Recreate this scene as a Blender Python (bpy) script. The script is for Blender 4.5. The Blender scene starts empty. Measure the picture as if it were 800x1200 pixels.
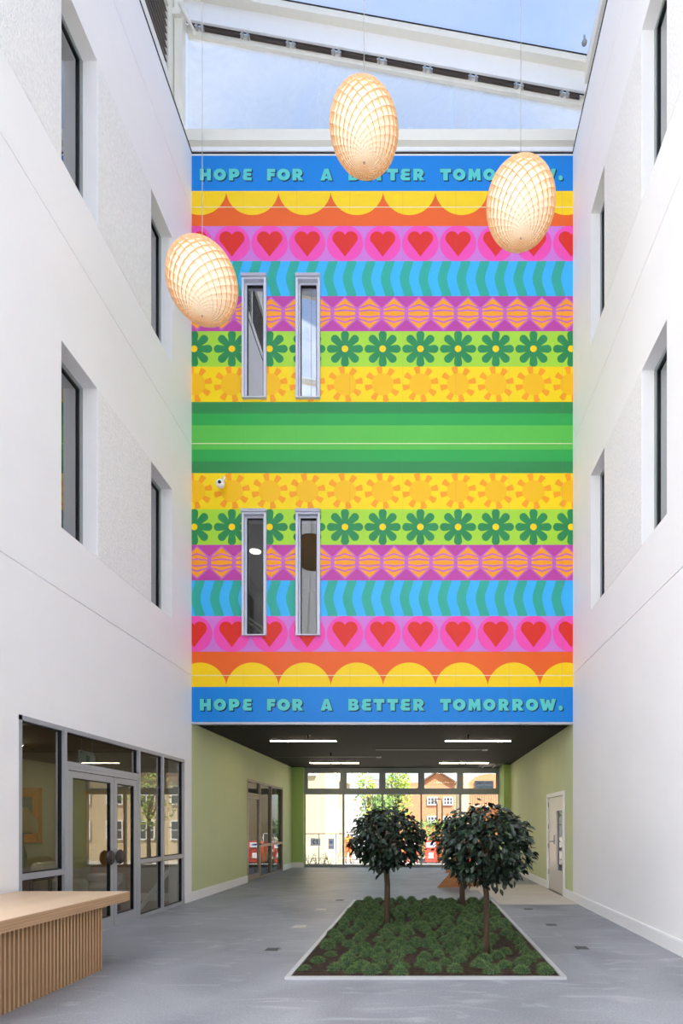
import bpy, bmesh, math, random
from mathutils import Vector, Matrix, noise as mnoise
random.seed(7)
S = bpy.context.scene
C = S.collection
PI = math.pi

# ------------------------------------------------------------------ camera
FPX = 670.0; VX = 493.0; VY = 966.0; EYE = 1.5
cam_d = bpy.data.cameras.new('camera'); cam = bpy.data.objects.new('camera', cam_d); C.objects.link(cam)
cam.location = (0, 0, EYE); cam.rotation_euler = (PI/2, 0, 0)
cam_d.sensor_fit = 'VERTICAL'; cam_d.sensor_height = 36.0; cam_d.sensor_width = 24.0
cam_d.lens = FPX/1200*36.0
cam_d.shift_x = (400-VX)/1200; cam_d.shift_y = (VY-600)/1200
cam_d.clip_start = 0.05; cam_d.clip_end = 500
S.camera = cam

# ------------------------------------------------------------------ sky, sun, exposure
w = bpy.data.worlds.new('sky'); S.world = w; w.use_nodes = True
nt = w.node_tree; nt.nodes.clear()
out = nt.nodes.new('ShaderNodeOutputWorld'); bg = nt.nodes.new('ShaderNodeBackground')
sky = nt.nodes.new('ShaderNodeTexSky'); sky.sky_type = 'NISHITA'; sky.sun_disc = False
sky.sun_elevation = math.radians(60); sky.sun_rotation = math.radians(118); sky.air_density = 1.0; sky.dust_density = 1.2; sky.ozone_density = 1.6
tc = nt.nodes.new('ShaderNodeTexCoord'); nz = nt.nodes.new('ShaderNodeTexNoise'); nz.inputs['Scale'].default_value = 3.2
nz.inputs['Detail'].default_value = 6; nz.inputs['Roughness'].default_value = 0.55; nz.inputs['Distortion'].default_value = 0.6
rp = nt.nodes.new('ShaderNodeValToRGB'); rp.color_ramp.elements[0].position = 0.34; rp.color_ramp.elements[1].position = 0.66
rp.color_ramp.elements[1].color = (0.75, 0.75, 0.75, 1)
mx = nt.nodes.new('ShaderNodeMix'); mx.data_type = 'RGBA'
mx.inputs[7].default_value = (2.5, 2.6, 2.75, 1)
nt.links.new(tc.outputs['Generated'], nz.inputs['Vector']); nt.links.new(nz.outputs['Fac'], rp.inputs['Fac'])
nt.links.new(rp.outputs['Color'], mx.inputs[0]); nt.links.new(sky.outputs['Color'], mx.inputs[6])
nt.links.new(mx.outputs[2], bg.inputs['Color']); bg.inputs['Strength'].default_value = 0.74
nt.links.new(bg.outputs['Background'], out.inputs['Surface'])
sd = bpy.data.lights.new('sun', 'SUN'); sun = bpy.data.objects.new('sun', sd); C.objects.link(sun)
sd.energy = 52.0; sd.angle = math.radians(0.6); sd.color = (1.0, 0.965, 0.92)
sun.rotation_euler = Vector((-0.42, 0.22, -0.88)).to_track_quat('-Z', 'Y').to_euler()
V = S.view_settings
V.view_transform = 'Standard'; V.look = 'None'; V.gamma = 1.0; V.use_curve_mapping = False
V.exposure = -0.95
S.cycles.diffuse_bounces = 8; S.cycles.max_bounces = 16; S.cycles.transparent_max_bounces = 16

# ------------------------------------------------------------------ helpers
def lin(c):
    o = []
    for v in c:
        v /= 255.0
        o.append(v/12.92 if v <= 0.04045 else ((v+0.055)/1.055)**2.4)
    return tuple(o) + (1.0,)

MATS = {}
def mat(name, rgb, rough=0.6, spec=0.4, metal=0.0, var=0.0, scale=8.0, bump=0.0, bscale=None, emit=0.0, ecol=None, stretch=None, rgb2=None, trans=0.0):
    m = bpy.data.materials.new(name); m.use_nodes = True
    t = m.node_tree; b = t.nodes['Principled BSDF']
    b.inputs['Base Color'].default_value = lin(rgb); b.inputs['Roughness'].default_value = rough
    b.inputs['Specular IOR Level'].default_value = spec; b.inputs['Metallic'].default_value = metal
    if emit:
        b.inputs['Emission Color'].default_value = lin(ecol or rgb); b.inputs['Emission Strength'].default_value = emit
    if var or bump or rgb2:
        co = t.nodes.new('ShaderNodeTexCoord'); mp = t.nodes.new('ShaderNodeMapping')
        if stretch: mp.inputs['Scale'].default_value = stretch
        t.links.new(co.outputs['Object'], mp.inputs['Vector'])
        n = t.nodes.new('ShaderNodeTexNoise'); n.inputs['Scale'].default_value = scale; n.inputs['Detail'].default_value = 6
        t.links.new(mp.outputs['Vector'], n.inputs['Vector'])
        if var or rgb2:
            r = t.nodes.new('ShaderNodeValToRGB'); r.color_ramp.elements[0].position = 0.3; r.color_ramp.elements[1].position = 0.7
            c0 = lin(rgb); c1 = lin(rgb2) if rgb2 else tuple(min(1, v*(1+var)) for v in c0[:3])+(1,)
            r.color_ramp.elements[0].color = c0 if rgb2 else tuple(v*(1-var) for v in c0[:3])+(1,)
            r.color_ramp.elements[1].color = c1
            t.links.new(n.outputs['Fac'], r.inputs['Fac']); t.links.new(r.outputs['Color'], b.inputs['Base Color'])
        if bump:
            n2 = t.nodes.new('ShaderNodeTexNoise'); n2.inputs['Scale'].default_value = bscale or scale*4; n2.inputs['Detail'].default_value = 4
            t.links.new(mp.outputs['Vector'], n2.inputs['Vector'])
            bp = t.nodes.new('ShaderNodeBump'); bp.inputs['Strength'].default_value = bump; bp.inputs['Distance'].default_value = 0.02
            t.links.new(n2.outputs['Fac'], bp.inputs['Height']); t.links.new(bp.outputs['Normal'], b.inputs['Normal'])
    if trans:
        tr = t.nodes.new('ShaderNodeBsdfTranslucent'); tr.inputs['Color'].default_value = lin(rgb)
        ms = t.nodes.new('ShaderNodeMixShader'); ms.inputs[0].default_value = trans
        t.links.new(b.outputs[0], ms.inputs[1]); t.links.new(tr.outputs[0], ms.inputs[2])
        t.links.new(ms.outputs[0], t.nodes['Material Output'].inputs['Surface'])
    MATS[name] = m
    return m

def glass(name, tint=(255, 255, 255), base=0.0, rough=0.0, milk=0.0, ior=1.45, mcol=(235, 240, 248)):
    """thin pane: transparent + reflection rising with angle, optional milky film"""
    m = bpy.data.materials.new(name); m.use_nodes = True
    t = m.node_tree; t.nodes.clear()
    o = t.nodes.new('ShaderNodeOutputMaterial'); tr = t.nodes.new('ShaderNodeBsdfTransparent'); tr.inputs[0].default_value = lin(tint)
    gl = t.nodes.new('ShaderNodeBsdfGlossy'); gl.inputs['Roughness'].default_value = rough
    fr = t.nodes.new('ShaderNodeFresnel')
    ge = t.nodes.new('ShaderNodeNewGeometry'); io = t.nodes.new('ShaderNodeMapRange')   # same reflection from both sides of the pane
    io.inputs['To Min'].default_value = ior; io.inputs['To Max'].default_value = 1/ior
    t.links.new(ge.outputs['Backfacing'], io.inputs['Value']); t.links.new(io.outputs[0], fr.inputs['IOR'])
    ma = t.nodes.new('ShaderNodeMath'); ma.operation = 'ADD'; ma.use_clamp = True; ma.inputs[1].default_value = base
    t.links.new(fr.outputs[0], ma.inputs[0])
    ms = t.nodes.new('ShaderNodeMixShader'); t.links.new(ma.outputs[0], ms.inputs[0])
    last = tr.outputs[0]
    if milk:
        df = t.nodes.new('ShaderNodeBsdfTranslucent'); df.inputs[0].default_value = lin(mcol)
        n = t.nodes.new('ShaderNodeTexNoise'); n.inputs['Scale'].default_value = 0.9; n.inputs['Detail'].default_value = 5; n.inputs['Distortion'].default_value = 1.2
        co = t.nodes.new('ShaderNodeTexCoord'); t.links.new(co.outputs['Object'], n.inputs['Vector'])
        mr = t.nodes.new('ShaderNodeMapRange'); mr.inputs['From Min'].default_value = 0.3; mr.inputs['From Max'].default_value = 0.7
        mr.inputs['To Min'].default_value = milk*0.6; mr.inputs['To Max'].default_value = milk*1.3
        t.links.new(n.outputs['Fac'], mr.inputs['Value'])
        m2 = t.nodes.new('ShaderNodeMixShader'); t.links.new(mr.outputs[0], m2.inputs[0])
        t.links.new(tr.outputs[0], m2.inputs[1]); t.links.new(df.outputs[0], m2.inputs[2]); last = m2.outputs[0]
    t.links.new(last, ms.inputs[1]); t.links.new(gl.outputs[0], ms.inputs[2]); t.links.new(ms.outputs[0], o.inputs['Surface'])
    MATS[name] = m
    return m

class MB:
    """collects shapes; build() links them as one mesh object"""
    def __init__(s): s.v = []; s.f = []; s.m = []; s.mi = 0; s.sm = []
    def add(s, vs, fs, smooth=False):
        o = len(s.v); s.v += [tuple(p) for p in vs]
        for f in fs: s.f.append([i+o for i in f]); s.m.append(s.mi); s.sm.append(smooth)
        return s
    def box(s, x0, x1, y0, y1, z0, z1, rot=None, piv=None):
        vs = [(x, y, z) for x in (x0, x1) for y in (y0, y1) for z in (z0, z1)]
        if rot is not None:
            p = Vector(piv or ((x0+x1)/2, (y0+y1)/2, (z0+z1)/2)); vs = [tuple(rot @ (Vector(q)-p) + p) for q in vs]
        return s.add(vs, [(0, 1, 3, 2), (4, 6, 7, 5), (0, 4, 5, 1), (2, 3, 7, 6), (0, 2, 6, 4), (1, 5, 7, 3)])
    def ring(s, axis, u0, u1, v0, v1, wd, d0, d1, wb=None):
        """rectangular frame in plane perpendicular to axis; u = the other horizontal, v = z"""
        wb = wd if wb is None else wb
        for (a, b, c, d) in ((u0, u0+wd, v0, v1), (u1-wd, u1, v0, v1), (u0+wd, u1-wd, v1-wd, v1), (u0+wd, u1-wd, v0, v0+wb)):
            if axis == 'X': s.box(d0, d1, a, b, c, d)
            else: s.box(a, b, d0, d1, c, d)
        return s
    def tube(s, pts, rad, n=8, cap=True, smooth=True):
        pts = [Vector(p) for p in pts]; rad = rad if isinstance(rad, (list, tuple)) else [rad]*len(pts)
        vs = []; fs = []
        for i, p in enumerate(pts):
            d = (pts[min(i+1, len(pts)-1)] - pts[max(i-1, 0)]).normalized()
            a = d.orthogonal().normalized() if abs(d.z) < 0.99 else Vector((1, 0, 0))
            if i and abs(d.z) < 0.99: a = (pa - d*pa.dot(d)).normalized()
            pa = a; b = d.cross(a)
            for k in range(n):
                t = 2*PI*k/n; vs.append(p + (a*math.cos(t) + b*math.sin(t))*rad[i])
        for i in range(len(pts)-1):
            for k in range(n):
                k2 = (k+1) % n; fs.append((i*n+k, i*n+k2, (i+1)*n+k2, (i+1)*n+k))
        s.add(vs, fs, smooth)
        if cap:
            o = len(s.v)-len(vs)
            s.f.append([o+k for k in range(n)][::-1]); s.m.append(s.mi); s.sm.append(False)
            s.f.append([o+(len(pts)-1)*n+k for k in range(n)]); s.m.append(s.mi); s.sm.append(False)
        return s
    def lathe(s, prof, cx, cy, n=24, smooth=True):
        vs = []; fs = []
        for r, z in prof:
            for k in range(n): vs.append((cx+r*math.cos(2*PI*k/n), cy+r*math.sin(2*PI*k/n), z))
        for i in range(len(prof)-1):
            for k in range(n):
                k2 = (k+1) % n; fs.append((i*n+k, i*n+k2, (i+1)*n+k2, (i+1)*n+k))
        return s.add(vs, fs, smooth)
    def sphere(s, c, r, nu=12, nv=8, sc=(1, 1, 1)):
        vs = []; fs = []
        for j in range(nv+1):
            th = PI*j/nv
            for k in range(nu):
                ph = 2*PI*k/nu
                vs.append((c[0]+r*sc[0]*math.sin(th)*math.cos(ph), c[1]+r*sc[1]*math.sin(th)*math.sin(ph), c[2]+r*sc[2]*math.cos(th)))
        for j in range(nv):
            for k in range(nu):
                k2 = (k+1) % nu; fs.append((j*nu+k, (j+1)*nu+k, (j+1)*nu+k2, j*nu+k2))
        return s.add(vs, fs, True)
    def prism(s, pts, axis, d0, d1):
        """2D outline extruded along an axis ('X': pts=(y,z), 'Y': pts=(x,z), 'Z': pts=(x,y))"""
        n = len(pts)
        def q(p, d): return (d, p[0], p[1]) if axis == 'X' else ((p[0], d, p[1]) if axis == 'Y' else (p[0], p[1], d))
        vs = [q(p, d0) for p in pts] + [q(p, d1) for p in pts]
        fs = [list(range(n))[::-1], list(range(n, 2*n))] + [(i, (i+1) % n, n+(i+1) % n, n+i) for i in range(n)]
        return s.add(vs, fs)
    def mesh(s, name, mats):
        me = bpy.data.meshes.new(name); me.from_pydata(s.v, [], s.f)
        for m in (mats if isinstance(mats, (list, tuple)) else [mats]): me.materials.append(m)
        me.polygons.foreach_set('material_index', s.m); me.polygons.foreach_set('use_smooth', s.sm)
        me.update(); return me
    def build(s, name, mats, parent=None, fix=True):
        me = s.mesh(name, mats)
        if fix:
            bm = bmesh.new(); bm.from_mesh(me); bmesh.ops.recalc_face_normals(bm, faces=bm.faces); bm.to_mesh(me); bm.free()
        o = bpy.data.objects.new(name, me); C.objects.link(o)
        if parent is not None:
            o.parent = parent
            o.location = -Vector(parent.location) if parent.parent is None else -Vector(parent.location)-Vector(parent.parent.location)
        return o

def tag(o, label, cat, group=None, kind=None):
    o['label'] = label; o['category'] = cat
    if group: o['group'] = group
    if kind: o['kind'] = kind
    return o
def thing(name, loc, label, cat, group=None, kind=None):
    o = bpy.data.objects.new(name, None); C.objects.link(o); o.location = loc; o.empty_display_size = 0.1
    return tag(o, label, cat, group, kind)
def B(*a, **k): return MB().box(*a, **k)
def P(x, y, Y): return Vector(((x-VX)*Y/FPX, Y, EYE+(VY-y)*Y/FPX))

def slab(axis, u0, u1, v0, v1, holes, d0, d1):
    """wall slab with rectangular holes, reveals included"""
    us = sorted(set([u0, u1] + [min(max(h[i], u0), u1) for h in holes for i in (0, 1)]))
    vs = sorted(set([v0, v1] + [min(max(h[i], v0), v1) for h in holes for i in (2, 3)]))
    def solid(i, j):
        if i < 0 or j < 0 or i >= len(us)-1 or j >= len(vs)-1: return False
        cu = (us[i]+us[i+1])/2; cv = (vs[j]+vs[j+1])/2
        return not any(h[0] < cu < h[1] and h[2] < cv < h[3] for h in holes)
    def q(u, v, d): return (d, u, v) if axis == 'X' else (u, d, v)
    mb = MB(); idx = {}
    def vid(u, v, d):
        k = (u, v, d)
        if k not in idx: idx[k] = len(mb.v); mb.v.append(q(u, v, d))
        return idx[k]
    def face(l): mb.f.append(l); mb.m.append(0); mb.sm.append(False)
    for i in range(len(us)-1):
        for j in range(len(vs)-1):
            if not solid(i, j): continue
            a, b, c, d = us[i], us[i+1], vs[j], vs[j+1]
            for dd in (d0, d1): face([vid(a, c, dd), vid(b, c, dd), vid(b, d, dd), vid(a, d, dd)])
            if not solid(i-1, j): face([vid(a, c, d0), vid(a, d, d0), vid(a, d, d1), vid(a, c, d1)])
            if not solid(i+1, j): face([vid(b, c, d0), vid(b, d, d0), vid(b, d, d1), vid(b, c, d1)])
            if not solid(i, j-1): face([vid(a, c, d0), vid(b, c, d0), vid(b, c, d1), vid(a, c, d1)])
            if not solid(i, j+1): face([vid(a, d, d0), vid(b, d, d0), vid(b, d, d1), vid(a, d, d1)])
    return mb

# ------------------------------------------------------------------ materials
wall_white = mat('wall_white', (243, 242, 242), 0.65, 0.25, var=0.012, scale=1.5, bump=0.02, bscale=60)
render_rough = mat('render_rough', (240, 239, 238), 0.9, 0.1, var=0.06, scale=26, bump=0.8, bscale=38)
joint_grey = mat('joint_grey', (120, 120, 122), 0.8)
green_wall = mat('green_wall', (198, 207, 158), 0.55, 0.3, var=0.02, scale=2, bump=0.01)
green_pier = mat('green_pier', (166, 192, 112), 0.55, 0.3, var=0.02, scale=2)
white_paint = mat('white_paint', (240, 240, 240), 0.4, 0.4, var=0.01)
cream_paint = mat('cream_paint', (238, 234, 222), 0.45, 0.4, var=0.01)
black_trim = mat('black_trim', (28, 28, 30), 0.5)
alu = mat('aluminium', (176, 178, 184), 0.42, 0.5, metal=0.35, var=0.02, scale=3)
alu_dark = mat('aluminium_dark', (150, 154, 152), 0.45, 0.5, metal=0.3, var=0.02)
frame_dark = mat('frame_grey', (142, 148, 148), 0.45, 0.5, var=0.02)
gasket = mat('gasket', (20, 20, 22), 0.5)
frame_pale = mat('frame_pale', (206, 208, 222), 0.4, 0.5, var=0.01)
steel_dark = mat('dark_steel', (34, 34, 35), 0.35, 0.5, metal=0.6)
blind_grey = mat('blind_grey', (70, 82, 90), 0.8, 0.2, var=0.04, scale=3)
blind_pale = mat('blind_pale', (150, 156, 154), 0.8, 0.2, var=0.04, scale=3)
glass_clear = glass('glass_clear', (244, 248, 246), 0.02)
glass_front = glass('glass_front', (205, 208, 200), 0.16, ior=1.5)
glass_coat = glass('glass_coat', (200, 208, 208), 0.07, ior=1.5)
glass_reflect_boost = glass('glass_reflect_boost', (150, 160, 165), 0.55, ior=1.5)  # upper mural panes: same glass as the lower ones, sky reflection strengthened
glass_side = glass('glass_side', (180, 195, 198), 0.34, ior=1.5)
film_roof = glass('roof_film', (238, 244, 252), 0.0, milk=0.16)
film_clear = glass('clerestory_film', (244, 247, 252), 0.0, milk=0.7)

def floor_mat():
    m = bpy.data.materials.new('floor_carpet'); m.use_nodes = True
    t = m.node_tree; b = t.nodes['Principled BSDF']; b.inputs['Roughness'].default_value = 0.46; b.inputs['Specular IOR Level'].default_value = 0.5
    co = t.nodes.new('ShaderNodeTexCoord')
    def nz_(sc, det, lo, hi, c0, c1, dist=0.0, stretch=None, rz=0):
        mp = t.nodes.new('ShaderNodeMapping'); t.links.new(co.outputs['Object'], mp.inputs['Vector'])
        if stretch: mp.inputs['Scale'].default_value = stretch
        mp.inputs['Rotation'].default_value = (0, 0, rz)
        n = t.nodes.new('ShaderNodeTexNoise'); n.inputs['Scale'].default_value = sc; n.inputs['Detail'].default_value = det; n.inputs['Distortion'].default_value = dist
        t.links.new(mp.outputs['Vector'], n.inputs['Vector'])
        r = t.nodes.new('ShaderNodeValToRGB'); r.color_ramp.elements[0].position = lo; r.color_ramp.elements[1].position = hi
        r.color_ramp.elements[0].color = c0; r.color_ramp.elements[1].color = c1
        t.links.new(n.outputs['Fac'], r.inputs['Fac']); return r, n
    base, _ = nz_(0.7, 5, 0.3, 0.72, lin((128, 131, 137)), lin((160, 163, 168)), 0.8)
    streak, _ = nz_(2.4, 8, 0.56, 0.80, (0, 0, 0, 1), (1, 1, 1, 1), 1.5, (0.55, 1.6, 1), 0.5)
    fine, nf = nz_(60, 3, 0.3, 0.7, (0.78, 0.78, 0.78, 1), (1.08, 1.08, 1.08, 1))
    mx1 = t.nodes.new('ShaderNodeMix'); mx1.data_type = 'RGBA'; mx1.inputs[7].default_value = lin((204, 206, 208))
    ms = t.nodes.new('ShaderNodeMath'); ms.operation = 'MULTIPLY'; ms.inputs[1].default_value = 0.55
    t.links.new(streak.outputs['Color'], ms.inputs[0]); t.links.new(ms.outputs[0], mx1.inputs[0]); t.links.new(base.outputs['Color'], mx1.inputs[6])
    mul = t.nodes.new('ShaderNodeMix'); mul.data_type = 'RGBA'; mul.blend_type = 'MULTIPLY'; mul.inputs[0].default_value = 1
    t.links.new(mx1.outputs[2], mul.inputs[6]); t.links.new(fine.outputs['Color'], mul.inputs[7]); t.links.new(mul.outputs[2], b.inputs['Base Color'])
    bp = t.nodes.new('ShaderNodeBump'); bp.inputs['Strength'].default_value = 0.12; bp.inputs['Distance'].default_value = 0.01
    t.links.new(nf.outputs['Fac'], bp.inputs['Height']); t.links.new(bp.outputs['Normal'], b.inputs['Normal'])
    return m
carpet = floor_mat()

# ------------------------------------------------------------------ room shell
YM = 11.1667; XL = -4.475; XR = 2.967; YB = -11.0; YE = 20.1; ZC = 3.48; ZT = 14.6
WL_Y = [(7.12, 7.91), (9.49, 10.29)]; WL_Z = [(5.19, 7.53), (9.78, 12.06)]
WR_Y = [(6.90, 7.68), (9.25, 9.99)]; WR_Z = [(5.24, 7.60), (9.88, 12.17)]
STORE = (6.365, 10.82, 0.0, 2.725)
PSTORE = (14.73, 18.52, 0.0, 2.68)
RDOOR = (11.80, 13.42, 0.0, 2.20)
MW_X = [(-3.478, -3.008), (-2.43, -1.963)]; MW_Z = [(5.175, 7.567), (9.795, 12.13)]

fl = B(-9.4, XR+0.3, YB-0.3, YE+0.1, -0.2, 0.0).build('floor', carpet); tag(fl, 'grey dusty carpet floor of the atrium and passage', 'floor', kind='structure')

def side_wall(name, X, sgn, holes, joints, y0, y1, mt, label, panels=True):
    """sgn: +1 wall lies on the -X side of its face (left wall)"""
    back = slab('X', y0, y1, 0, ZT, holes, X-sgn*0.02, X-sgn*0.30).build(name, mt)
    tag(back, label, 'wall', kind='structure')
    zs = [0.0] + joints + [ZT]
    for a, b in zip(zs[:-1], zs[1:]):
        g0 = 0.006 if a > 0 else 0; g1 = 0.006 if b < ZT else 0
        slab('X', y0, y1, a+g0, b-g1, holes, X, X-sgn*0.02).build('wall_panel', mt, back)
    return back
lh = [(a, b, c, d) for a, b in WL_Y for c, d in WL_Z]
rh = [(a, b, c, d) for a, b in WR_Y for c, d in WR_Z]
wl = side_wall('wall_left', XL, 1, lh+[STORE], [4.41, 8.87, 13.5], YB, YM, wall_white, 'tall white panelled wall with recessed windows above the reception desk')
wr = side_wall('wall_right', XR, -1, rh, [4.42, 8.92, 13.5], YB, YM, wall_white, 'tall white panelled wall with recessed windows opposite the reception desk')
# rough-cast panels between the windows
for (X, sg, par, ys, zs) in ((XL, 1, wl, (7.91, 9.49), WL_Z[0]), (XL, 1, wl, (7.91, 9.49), WL_Z[1]), (XL, 1, wl, (3.4, 7.12), WL_Z[1]),
                             (XR, -1, wr, (7.68, 9.25), WR_Z[0]), (XR, -1, wr, (7.68, 9.25), WR_Z[1]), (XR, -1, wr, (3.4, 6.90), WR_Z[1])):
    B(X-sg*0.001, X+sg*0.004, ys[0]+0.01, ys[1]-0.01, zs[0], zs[1]).build('render_panel', render_rough, par)
wf = B(XL-0.3, XR+0.3, YB-0.3, YB, 0, 17.6).build('wall_front', wall_white); tag(wf, 'white end wall of the atrium behind the viewer', 'wall', kind='structure')
mh = [(a, b, c, d) for a, b in MW_X for c, d in MW_Z]
wb = slab('Y', XL, XR, ZC, ZT, mh, YM+0.006, YM+0.32).build('wall_back', wall_white); tag(wb, 'wall above the passage that carries the rainbow mural', 'wall', kind='structure')

# passage
pl = slab('X', YM, YE+0.2, 0, ZC+0.25, [PSTORE], XL-0.30, XL).build('wall_left_passage', green_wall); tag(pl, 'pale green passage wall with glazed door', 'wall', kind='structure')
pr = slab('X', YM, YE+0.2, 0, ZC+0.25, [RDOOR], XR, XR+0.30).build('wall_right_passage', green_wall); tag(pr, 'pale green passage wall with white door', 'wall', kind='structure')
p1 = B(XL, -4.08, 19.85, 20.25, 0, ZC).build('trim_1', green_pier); tag(p1, 'green pier at the left end of the street glazing', 'pier', kind='structure')
p2 = B(2.74, XR, 18.9, 20.25, 0, ZC).build('trim_2', green_pier); tag(p2, 'green pier at the right end of the street glazing', 'pier', kind='structure')

def ceil_mat():
    m = mat('ceiling_dark', (40, 40, 39), 0.7, 0.12)
    t = m.node_tree; b = t.nodes['Principled BSDF']
    co = t.nodes.new('ShaderNodeTexCoord'); wv = t.nodes.new('ShaderNodeTexWave'); wv.bands_direction = 'Y'; wv.inputs['Scale'].default_value = 1.05
    wv.wave_profile = 'SAW'; wv.inputs['Distortion'].default_value = 0
    n = t.nodes.new('ShaderNodeTexNoise'); n.inputs['Scale'].default_value = 3; mp = t.nodes.new('ShaderNodeMapping'); mp.inputs['Scale'].default_value = (0.3, 6, 1)
    t.links.new(co.outputs['Object'], wv.inputs['Vector']); t.links.new(co.outputs['Object'], mp.inputs['Vector']); t.links.new(mp.outputs[0], n.inputs['Vector'])
    r = t.nodes.new('ShaderNodeValToRGB'); r.color_ramp.elements[0].position = 0.0; r.color_ramp.elements[0].color = lin((18, 18, 18))
    r.color_ramp.elements[1].position = 0.08; r.color_ramp.elements[1].color = lin((42, 41, 40))
    t.links.new(wv.outputs['Fac'], r.inputs['Fac'])
    mu = t.nodes.new('ShaderNodeMix'); mu.data_type = 'RGBA'; mu.blend_type = 'MULTIPLY'; mu.inputs[0].default_value = 0.5
    t.links.new(r.outputs[0], mu.inputs[6]); t.links.new(n.outputs['Fac'], mu.inputs[7]); t.links.new(mu.outputs[2], b.inputs['Base Color'])
    return m
ce = B(XL, XR, YM+0.03, YE+0.2, ZC, ZC+0.25).build('ceiling', ceil_mat()); tag(ce, 'dark grey plank ceiling over the passage', 'ceiling', kind='structure')
tr3 = B(XL, XR, YM-0.012, YM+0.05, ZC-0.03, ZC+0.006).build('trim_3', alu); tag(tr3, 'grey metal edge strip under the mural', 'trim', kind='structure')
# baseboards
def bb(name, par_label, segs):
    t = thing(name, (0, 0, 0), par_label, 'baseboard', kind='structure')
    for s in segs:
        mb = MB()
        x0, x1, y0, y1 = s
        mb.box(x0, x1, y0, y1, 0, 0.165)
        cx0, cx1 = (x0, x1-0.006) if abs(x0-XL) < 0.01 else (x0+0.006, x1)
        mb.box(cx0, cx1, y0, y1, 0.165, 0.18)
        mb.build('board', white_paint, t)
bb('baseboard_left', 'white skirting board along the left walls', [(XL, XL+0.02, YB, STORE[0]), (XL, XL+0.02, STORE[1], PSTORE[0]), (XL, XL+0.02, PSTORE[1], 19.85), (XL+0.02, -4.06, 19.83, 19.85)])
bb('baseboard_right', 'white skirting board along the right walls', [(XR-0.02, XR, YB, RDOOR[0]), (XR-0.02, XR, RDOOR[1], 18.9), (2.72, XR-0.02, 18.88, 18.9)])

# wall caps
cap = MB()
cap.box(XL-0.5, XL+0.012, YB, YM, ZT, ZT+0.03)
o = cap.build('trim_4', black_trim); tag(o, 'black cap line on top of the left white wall', 'trim', kind='structure')
o = B(XR-0.012, XR+0.5, YB, YM, ZT, ZT+0.03).build('trim_5', black_trim); tag(o, 'black cap line on top of the right white wall', 'trim', kind='structure')
o = B(XL, XR, YM-0.01, YM+0.32, ZT, ZT+0.02).build('trim_6', black_trim); tag(o, 'black line above the mural', 'trim', kind='structure')
o = B(XL-0.5, XR+0.5, YM-0.03, YM+0.32, ZT+0.02, ZT+0.10).build('trim_7', white_paint); tag(o, 'white coping ledge above the mural', 'trim', kind='structure')
# rear roof and an added sun-blocking mass
o = B(XL-0.3, XR+0.3, YM+0.32, YE+0.3, ZT-0.3, ZT-0.05).build('roof_slab', joint_grey); tag(o, 'flat roof over the rooms behind the mural', 'roof', kind='structure')
o = B(3.75, 9.0, 0.0, 11.4, 16.2, 37.0).build('sun_block_right', wall_white); tag(o, 'added unseen block keeping direct sun off the glazed roof', 'wall', kind='structure')  # added mass out of view, keeps direct sun off the visible walls

# ------------------------------------------------------------------ glazed roof
SL = 0.182
def zr(x, base): return base - SL*x          # height along the sloping rafter line (base at X=0)
def sloped(mb, x0, x1, y0, y1, b0, b1):
    vs = []
    for x in (x0, x1):
        for y in (y0, y1):
            for b in (b0, b1): vs.append((x, y, zr(x, b)))
    mb.add(vs, [(0, 1, 3, 2), (4, 6, 7, 5), (0, 4, 5, 1), (2, 3, 7, 6), (0, 2, 6, 4), (1, 5, 7, 3)])
    return mb
XC0 = -4.67; XC1 = 3.25
# bottom beam of the clerestory
cl = thing('window_13', (0, YM+0.2, ZT+0.1), 'tapered clerestory glazing above the mural', 'window', kind='structure')
B(XC0-0.4, XC1+0.4, 11.28, 11.44, 15.0, 15.22).build('bottom_rail', cream_paint, cl)
B(XC0-0.4, XC1+0.4, 11.44, 11.56, ZT+0.10, 15.0).build('sill_wall', cream_paint, cl)
hr = sloped(MB(), XC0, XC1, 11.40, 11.50, 16.42, 16.60).build('head_rail', cream_paint, cl)
n_p = 3; xs = [XC0 + (XC1-XC0)*k/n_p for k in range(n_p+1)]
for a, b in zip(xs[:-1], xs[1:]):
    MB().add([(a+0.004, 11.46, 15.2), (b-0.004, 11.46, 15.2), (b-0.004, 11.46, zr(b, 16.44)), (a+0.004, 11.46, zr(a, 16.44))], [(0, 1, 2, 3)]).build('pane', film_clear, cl)
rb = thing('roof_beam', (0, 11.3, 16.5), 'white sloping roof beam with dark slot above the clerestory', 'beam', kind='structure')
sloped(MB(), XC0, XC1+0.1, 11.29, 11.33, 16.56, 17.0).build('web', white_paint, rb)
sloped(MB(), XC0, XC1+0.1, 11.15, 11.33, 16.95, 17.08).build('flange', cream_paint, rb)
sloped(MB(), XC0, XC1, 11.33, 11.40, 16.62, 16.66).build('slot_cover', gasket, rb)
brown = mat('slot_brown', (70, 60, 56), 0.5)
kx = XC0+0.25
k0 = (340.6-VX)/58.9
ks = [k0+0.907*i for i in range(-3, 8)]
ks = [k for k in ks if XC0+0.1 < k < XC1-0.05]
br_m = MB().mesh('x', white_paint)
for i, k in enumerate(ks):
    for dx in (-0.075, 0.035):
        sloped(MB(), k+dx, k+dx+0.04, 11.325, 11.40, 16.50, 16.64).build('bracket', alu, rb)
ends = [XC0] + ks + [XC1]
for a, b in zip(ends[:-1], ends[1:]):
    sloped(MB(), a+0.1, b-0.1, 11.345, 11.395, 16.51, 16.575).build('vent_bar', brown, rb)
sloped(MB(), XC0, XC1, 11.14, 11.165, 17.08, 17.10).build('seal', gasket, rb)
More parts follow.
